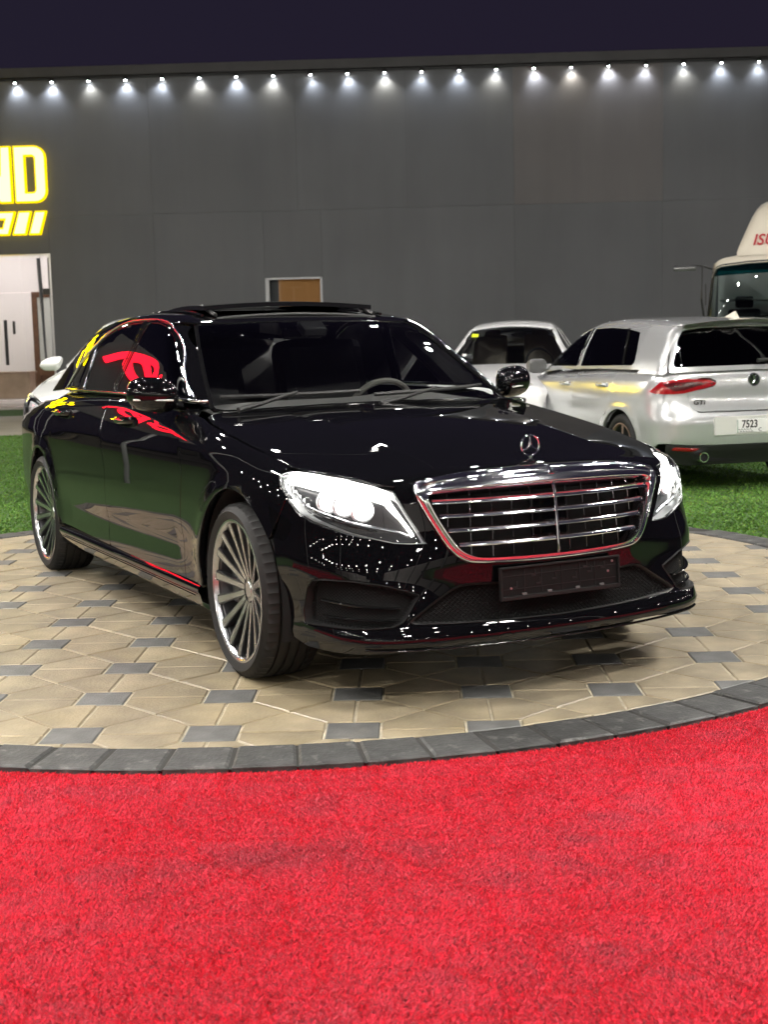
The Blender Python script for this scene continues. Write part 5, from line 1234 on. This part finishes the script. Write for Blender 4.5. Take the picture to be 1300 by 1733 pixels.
for s in (1, -1):
    dw = [(.52, 1.62), (.40, 2.30), (-.45, 2.32), (-.45, 1.50), (.45, 1.50)]
    q = lambda P, off=0.: [(x, s*(abs(.99-.10*max(z-1.35, 0)**1.25)-.002+off), z) for x, z in P]
    full = [(.70, .5), (.62, 1.5), (.45, 2.45), (-.75, 2.50), (-.75, .5)]
    MB().add(q(full), [tuple(range(5))]).build('cab_side', M_cab, trk); MB().add(q(dw, .006), [tuple(range(5))]).build('door_window', M_tint, trk)
    arm = MB(); arm.tube([(.62, s*.90, 2.36), (.80, s*1.02, 2.40), (.86, s*1.20, 2.41)], .014, 8).tube([(.80, s*1.02, 2.40), (.84, s*1.03, 1.9), (.72, s*.97, 1.45)], .016, 8).build('mirror_arm', M_mblack, trk, True)
    mb_ = MB(); mb_.box((.87, s*1.27, 2.37), (.12, .34, .07), bev=.03, ry=.3).build('mirror_head', mat('mirror_glass_grey', (.22, .22, .22), .15, .6), trk)
    MB().box((.60, s*.985, 1.98), (.05, .02, .32), bev=.008).build('grab_handle', M_mblack, trk)
    for y0 in (.1, .55): pass
MB().tube([(.93, -.75, 1.60), (.90, -.3, 1.62), (.86, .15, 1.66)], .012, 6).build('wiper', M_mblack, trk, True)
# roof fairing with lettering
fa = MB(); V = []
for t in np.linspace(0, 1, 15):
    y = -.54+1.08*t; e = max(0., 1-abs((y)/.54)**3.2); hgt = .10+.66*e
    V.append([(.48-.06*(y/.8)**2+.02, y, 2.545), (.46-.06*(y/.8)**2, y, 2.60), (.36, y*.97, 2.62+hgt*.45), (.16, y*.92, 2.62+hgt*.85), (-.12, y*.88, 2.62+hgt), (-.70, y*.9, 2.62+hgt*.98), (-.75, y*.9, 2.56)])
fa.grid(V).build('roof_fairing', M_cab, trk, True, 60)
me = text_mesh('ISUZU', .25, .008, .25, .004, .92, 'CENTER')
tx = link('fairing_letters', me, mat('lettering_red', (.45, .012, .02), .4), trk)
bpy.context.view_layer.update()
for v in me.vertices:
    yy = v.co.x; zz = v.co.y; d = v.co.z; e = max(0., 1-abs(yy/.54)**3.2); hgt = .10+.66*e
    z = 2.70+zz*.9; tt = np.interp((z-2.62)/max(hgt, .1), [0, .45, .85, 1], [.46-.06*(yy/.8)**2, .36, .16, -.12]); v.co = (tt+.012+d, yy*1.0, z)
MB().box((-.1, 0, .72), (1.5, 1.75, .5), bev=.05).box((-3.0, 0, .75), (4.6, .8, .25)).build('chassis', M_mblack, trk)
MB().box((-3.1, 0, 1.65), (4.3, 1.75, 1.5), bev=.03).build('cargo_box', mat('box_white', (.7, .7, .68), .4), trk)
for x, y in ((.05, -.82), (.05, .82), (-3.4, -.82), (-3.4, .82)): wheel(trk, x, y, .40, .24, .22, 10, 'five')
for y in (-.45, .45): b_ = MB(); b_.box((-.35, y, 1.35), (.16, .5, .85), bev=.06).box((-.38, y, 1.88), (.1, .28, .18), bev=.04).build('seat', M_leather, trk)
st_ = MB(); st_.tube([(.30-.10*math.sin(a), .45+.22*math.cos(a), 1.60+.20*math.sin(a)) for a in np.linspace(0, 6.283, 28, endpoint=False)], .016, 6, True, up=(1, 0, 0)); st_.build('steering_wheel', M_leather, trk, True)
MB().box((.62, 0, 1.42), (.4, 1.7, .14), bev=.04).build('dashboard', M_dash, trk)
# ------------------------------------------------------------------ yard lights outside the picture (they show as reflections in the paint)
M_led = emitter('flood_led', (1.0, .965, .905), 870.0); M_pole = mat('galvanised_pole', (.35, .35, .36), .4, .8)
def mast(r, d, h, aim, n, label, tilt=30):
    p = lot(r, d); q = np.array(aim, float)-p[:2]; t = tag(empty('light_mast', (p[0], p[1], -.05), math.atan2(q[1], q[0])), label, 'light mast', 'floodlight masts round the yard')
    MB().tube([(0, 0, 0), (0, 0, h)], [.075, .05], 12).box((0, 0, .02), (.3, .3, .04), bev=.005).build('pole', M_pole, t, True)
    MB().box((.12, 0, h), (.06, .65*n, .06), bev=.01).build('crossbar', M_pole, t)
    for i in range(n):
        y = (i-(n-1)/2)*.6
        f = MB().box((.30, y, h-.06), (.30, .40, .07), bev=.012, ry=R(-tilt)).build('flood_head', M_blackm, t)
        MB().box((.30+.042*math.sin(R(tilt)), y, h-.06-.042*math.cos(R(tilt))), (.24, .33, .012), ry=R(-tilt)).build('led_panel', M_led, f)
CT = lot(0, 5.5)[:2]
for r, d, h, n, lb, aim, tl in (
    (-6.5, 3.0, 8.0, 2, 'two-headed floodlight mast left of the photographer', CT, 28), (6.0, 3.0, 8.0, 2, 'two-headed floodlight mast right of the photographer', CT, 28),
    (-6.5, 10.0, 8.0, 4, 'four-headed floodlight mast beside the left edge of the turf', lot(0, 8)[:2], 28), (7.5, 9.0, 8.0, 2, 'two-headed floodlight mast beside the right edge of the turf', lot(0, 8)[:2], 28),
    (-5.0, -3.5, 8.0, 2, 'two-headed floodlight mast behind the photographer, left one', CT, 30), (4.5, -3.5, 8.0, 2, 'two-headed floodlight mast behind the photographer, right one', CT, 30),
    (-9.5, 20.0, 6.0, 2, 'two-headed floodlight mast left of the drive facing the building', lot(-2, 35)[:2], 34), (11.5, 20.0, 6.0, 2, 'two-headed floodlight mast right of the drive facing the building', lot(3, 35)[:2], 34)):
    mast(r, d, h, aim, n, lb, tl)
M_bulb = emitter('festoon_bulb', (1.0, .95, .86), 650.0)
bm = bmesh.new(); bmesh.ops.create_icosphere(bm, subdivisions=1, radius=.045); bulb_me = bpy.data.meshes.new('bulb'); bm.to_mesh(bulb_me); bm.free(); bulb_me.materials.append(M_bulb)
def festoon(a, b, n, sag, label):
    a, b = np.array(a), np.array(b); t = tag(empty('festoon_string', tuple((a+b)/2)), label, 'string lights', 'festoon strings over the yard'); c = (a+b)/2
    P = [a+(b-a)*u-np.array((0, 0, sag*4*u*(1-u)))-c for u in np.linspace(0, 1, n)]
    MB().tube(P, .008, 5).build('cable', M_blackm, t)
    for q in P[1:-1]: o = link('bulb', bulb_me, None, t); o.location = tuple(q-np.array((0, 0, .05)))
festoon(lot(-12, -7, 4.2), lot(12, -7, 4.2), 14, .6, 'string of bulbs hung across behind the photographer')
festoon(lot(-15, -13, 4.4), lot(15, -13, 4.4), 14, .6, 'second string of bulbs further behind the photographer')
festoon(lot(-20, -20, 4.6), lot(20, -20, 4.6), 14, .6, 'farthest string of bulbs behind the photographer')
festoon(lot(-10, -6, 4.2), lot(-12, 14, 4.2), 15, .5, 'string of bulbs along the left side of the yard')
festoon(lot(10, -6, 4.2), lot(12, 14, 4.2), 20, .5, 'string of bulbs along the right side of the yard')
festoon(lot(-7.5, -5, 3.3), lot(-6.2, 5.5, 3.3), 10, .35, 'low string of bulbs close on the left')
festoon(lot(-15, -9, 3.4), lot(-15, 12, 3.4), 14, .4, 'low string of bulbs far out on the left')
M_globe = emitter('globe_glow', (1.0, .97, .915), 300.0)
bm = bmesh.new(); bmesh.ops.create_icosphere(bm, subdivisions=2, radius=.09); globe_me = bpy.data.meshes.new('globe'); bm.to_mesh(globe_me); bm.free(); globe_me.materials.append(M_globe)
def catenary(d, z, rs, label):
    t = tag(empty('catenary_lights', tuple(lot(0, d, z)), LOTROT), label, 'string lights', 'globe lamps on cables over the yard')
    MB().tube([(x, 0, .25+.010*x*x) for x in np.linspace(-12, 12, 25)], .012, 6).build('cable', M_blackm, t)
    for x in rs:
        MB().lathe([(.0, .02), (.03, .02), (.10, -.06), (.085, -.06), (.0, -.0)], 14, 'z', (x, 0, .01*x*x+.20)).build('lamp_cap', M_blackm, t, True)
        o = link('globe', globe_me, None, t); o.location = (x, 0, .01*x*x+.04)
catenary(15.8, 7.4, (-9, -7.1, -5.2, -3.6, -1.9, -.3, 1.5, 3.2, 4.9, 6.6, 8.6), 'globe lamps on a cable high over the turf'); catenary(8.0, 7.2, (-6.7, -4.4, -2.1, .2, 2.3, 4.5, 6.8), 'globe lamps on a cable high over the paved disc'); catenary(1.0, 7.0, (-6.5, -4.1, -1.9, .3, 2.4, 4.5, 6.6), 'globe lamps on a cable over the red carpet')

# script neon signs beside the yard (seen as reflections in windows and paint)
def neon(name, label, r, d, z, col, strength, wdt, m_frame):
    p_ = lot(r, d); q = CT-p_[:2]; t = tag(empty(name, (p_[0], p_[1], -.05), math.atan2(q[1], q[0])), label, 'sign')
    k = wdt
    loops = [[(.50, .02), (.38, .22), (.10, .30), (-.06, .16), (-.02, .0), (.18, .02), (.34, .16), (.22, .24), (.02, .10)], [(.0, .22), (-.10, .0), (-.16, -.30)], [(-.14, .26), (-.26, .10), (-.24, -.04), (-.40, .02), (-.48, .16), (-.36, .24), (-.26, .14)], [(-.26, -.04), (-.42, -.10), (-.58, -.02), (-.64, .12), (-.54, .16), (-.50, .04), (-.62, -.06)]]
    for lp in loops:
        P = [(.08, a*k, z+b*k) for a, b in spl(lp, 7)]; MB().tube(P, .042*k, 8).build('neon_tube', emitter(name+'_glow', col, strength), t, True)
    MB().box((0, -.05*k, z), (.06, 1.35*k, .75*k), bev=.02).build('backing_board', m_frame, t)
    for y in (-.5*k, .45*k): MB().tube([(-.04, y, 0), (-.04, y, z+.3*k)], .04, 8).build('post', M_pole, t, True)
neon('red_neon_sign', 'red script neon sign on posts left of the yard', -6.6, 12.6, 2.75, (1.0, .012, .03), 9.0, 1.25, M_blackm)
neon('yellow_neon_sign', 'yellow script neon sign on posts far left of the yard', -13.0, 27.5, 5.2, (1.0, .72, .0), 14.0, 3.6, M_blackm)
p_ = lot(-8.6, 9.2); plain_saloon('silver_sedan', 'silver sedan parked on the turf outside the left edge', M_silverp, (p_[0], p_[1], -.012), R(10), (.92, .94, 1.05))

# added unseen wall, a pale backdrop that brightens reflections in the grille chrome
pw = tag(empty('backdrop_wall', tuple(lot(0, -24)), LOTROT), 'added pale backdrop wall behind the photographer, reflected in the grille chrome', 'wall')
for i in range(9): MB().box((-20+5*i, 0, 1.7), (4.99, .2, 3.5), bev=.01).build('wall_bay', M_white, pw)
for i in range(10): MB().box((-22.5+5*i, .0, 1.8), (.35, .36, 3.8), bev=.02).build('pier', M_clad, pw)
mast(-8, -17, 5.5, lot(-4, -24)[:2], 2, 'added two-headed floodlight mast lighting the backdrop wall, left one', 34); mast(8, -17, 5.5, lot(4, -24)[:2], 2, 'added two-headed floodlight mast lighting the backdrop wall, right one', 34)  # added unseen masts, only there to brighten the backdrop wall
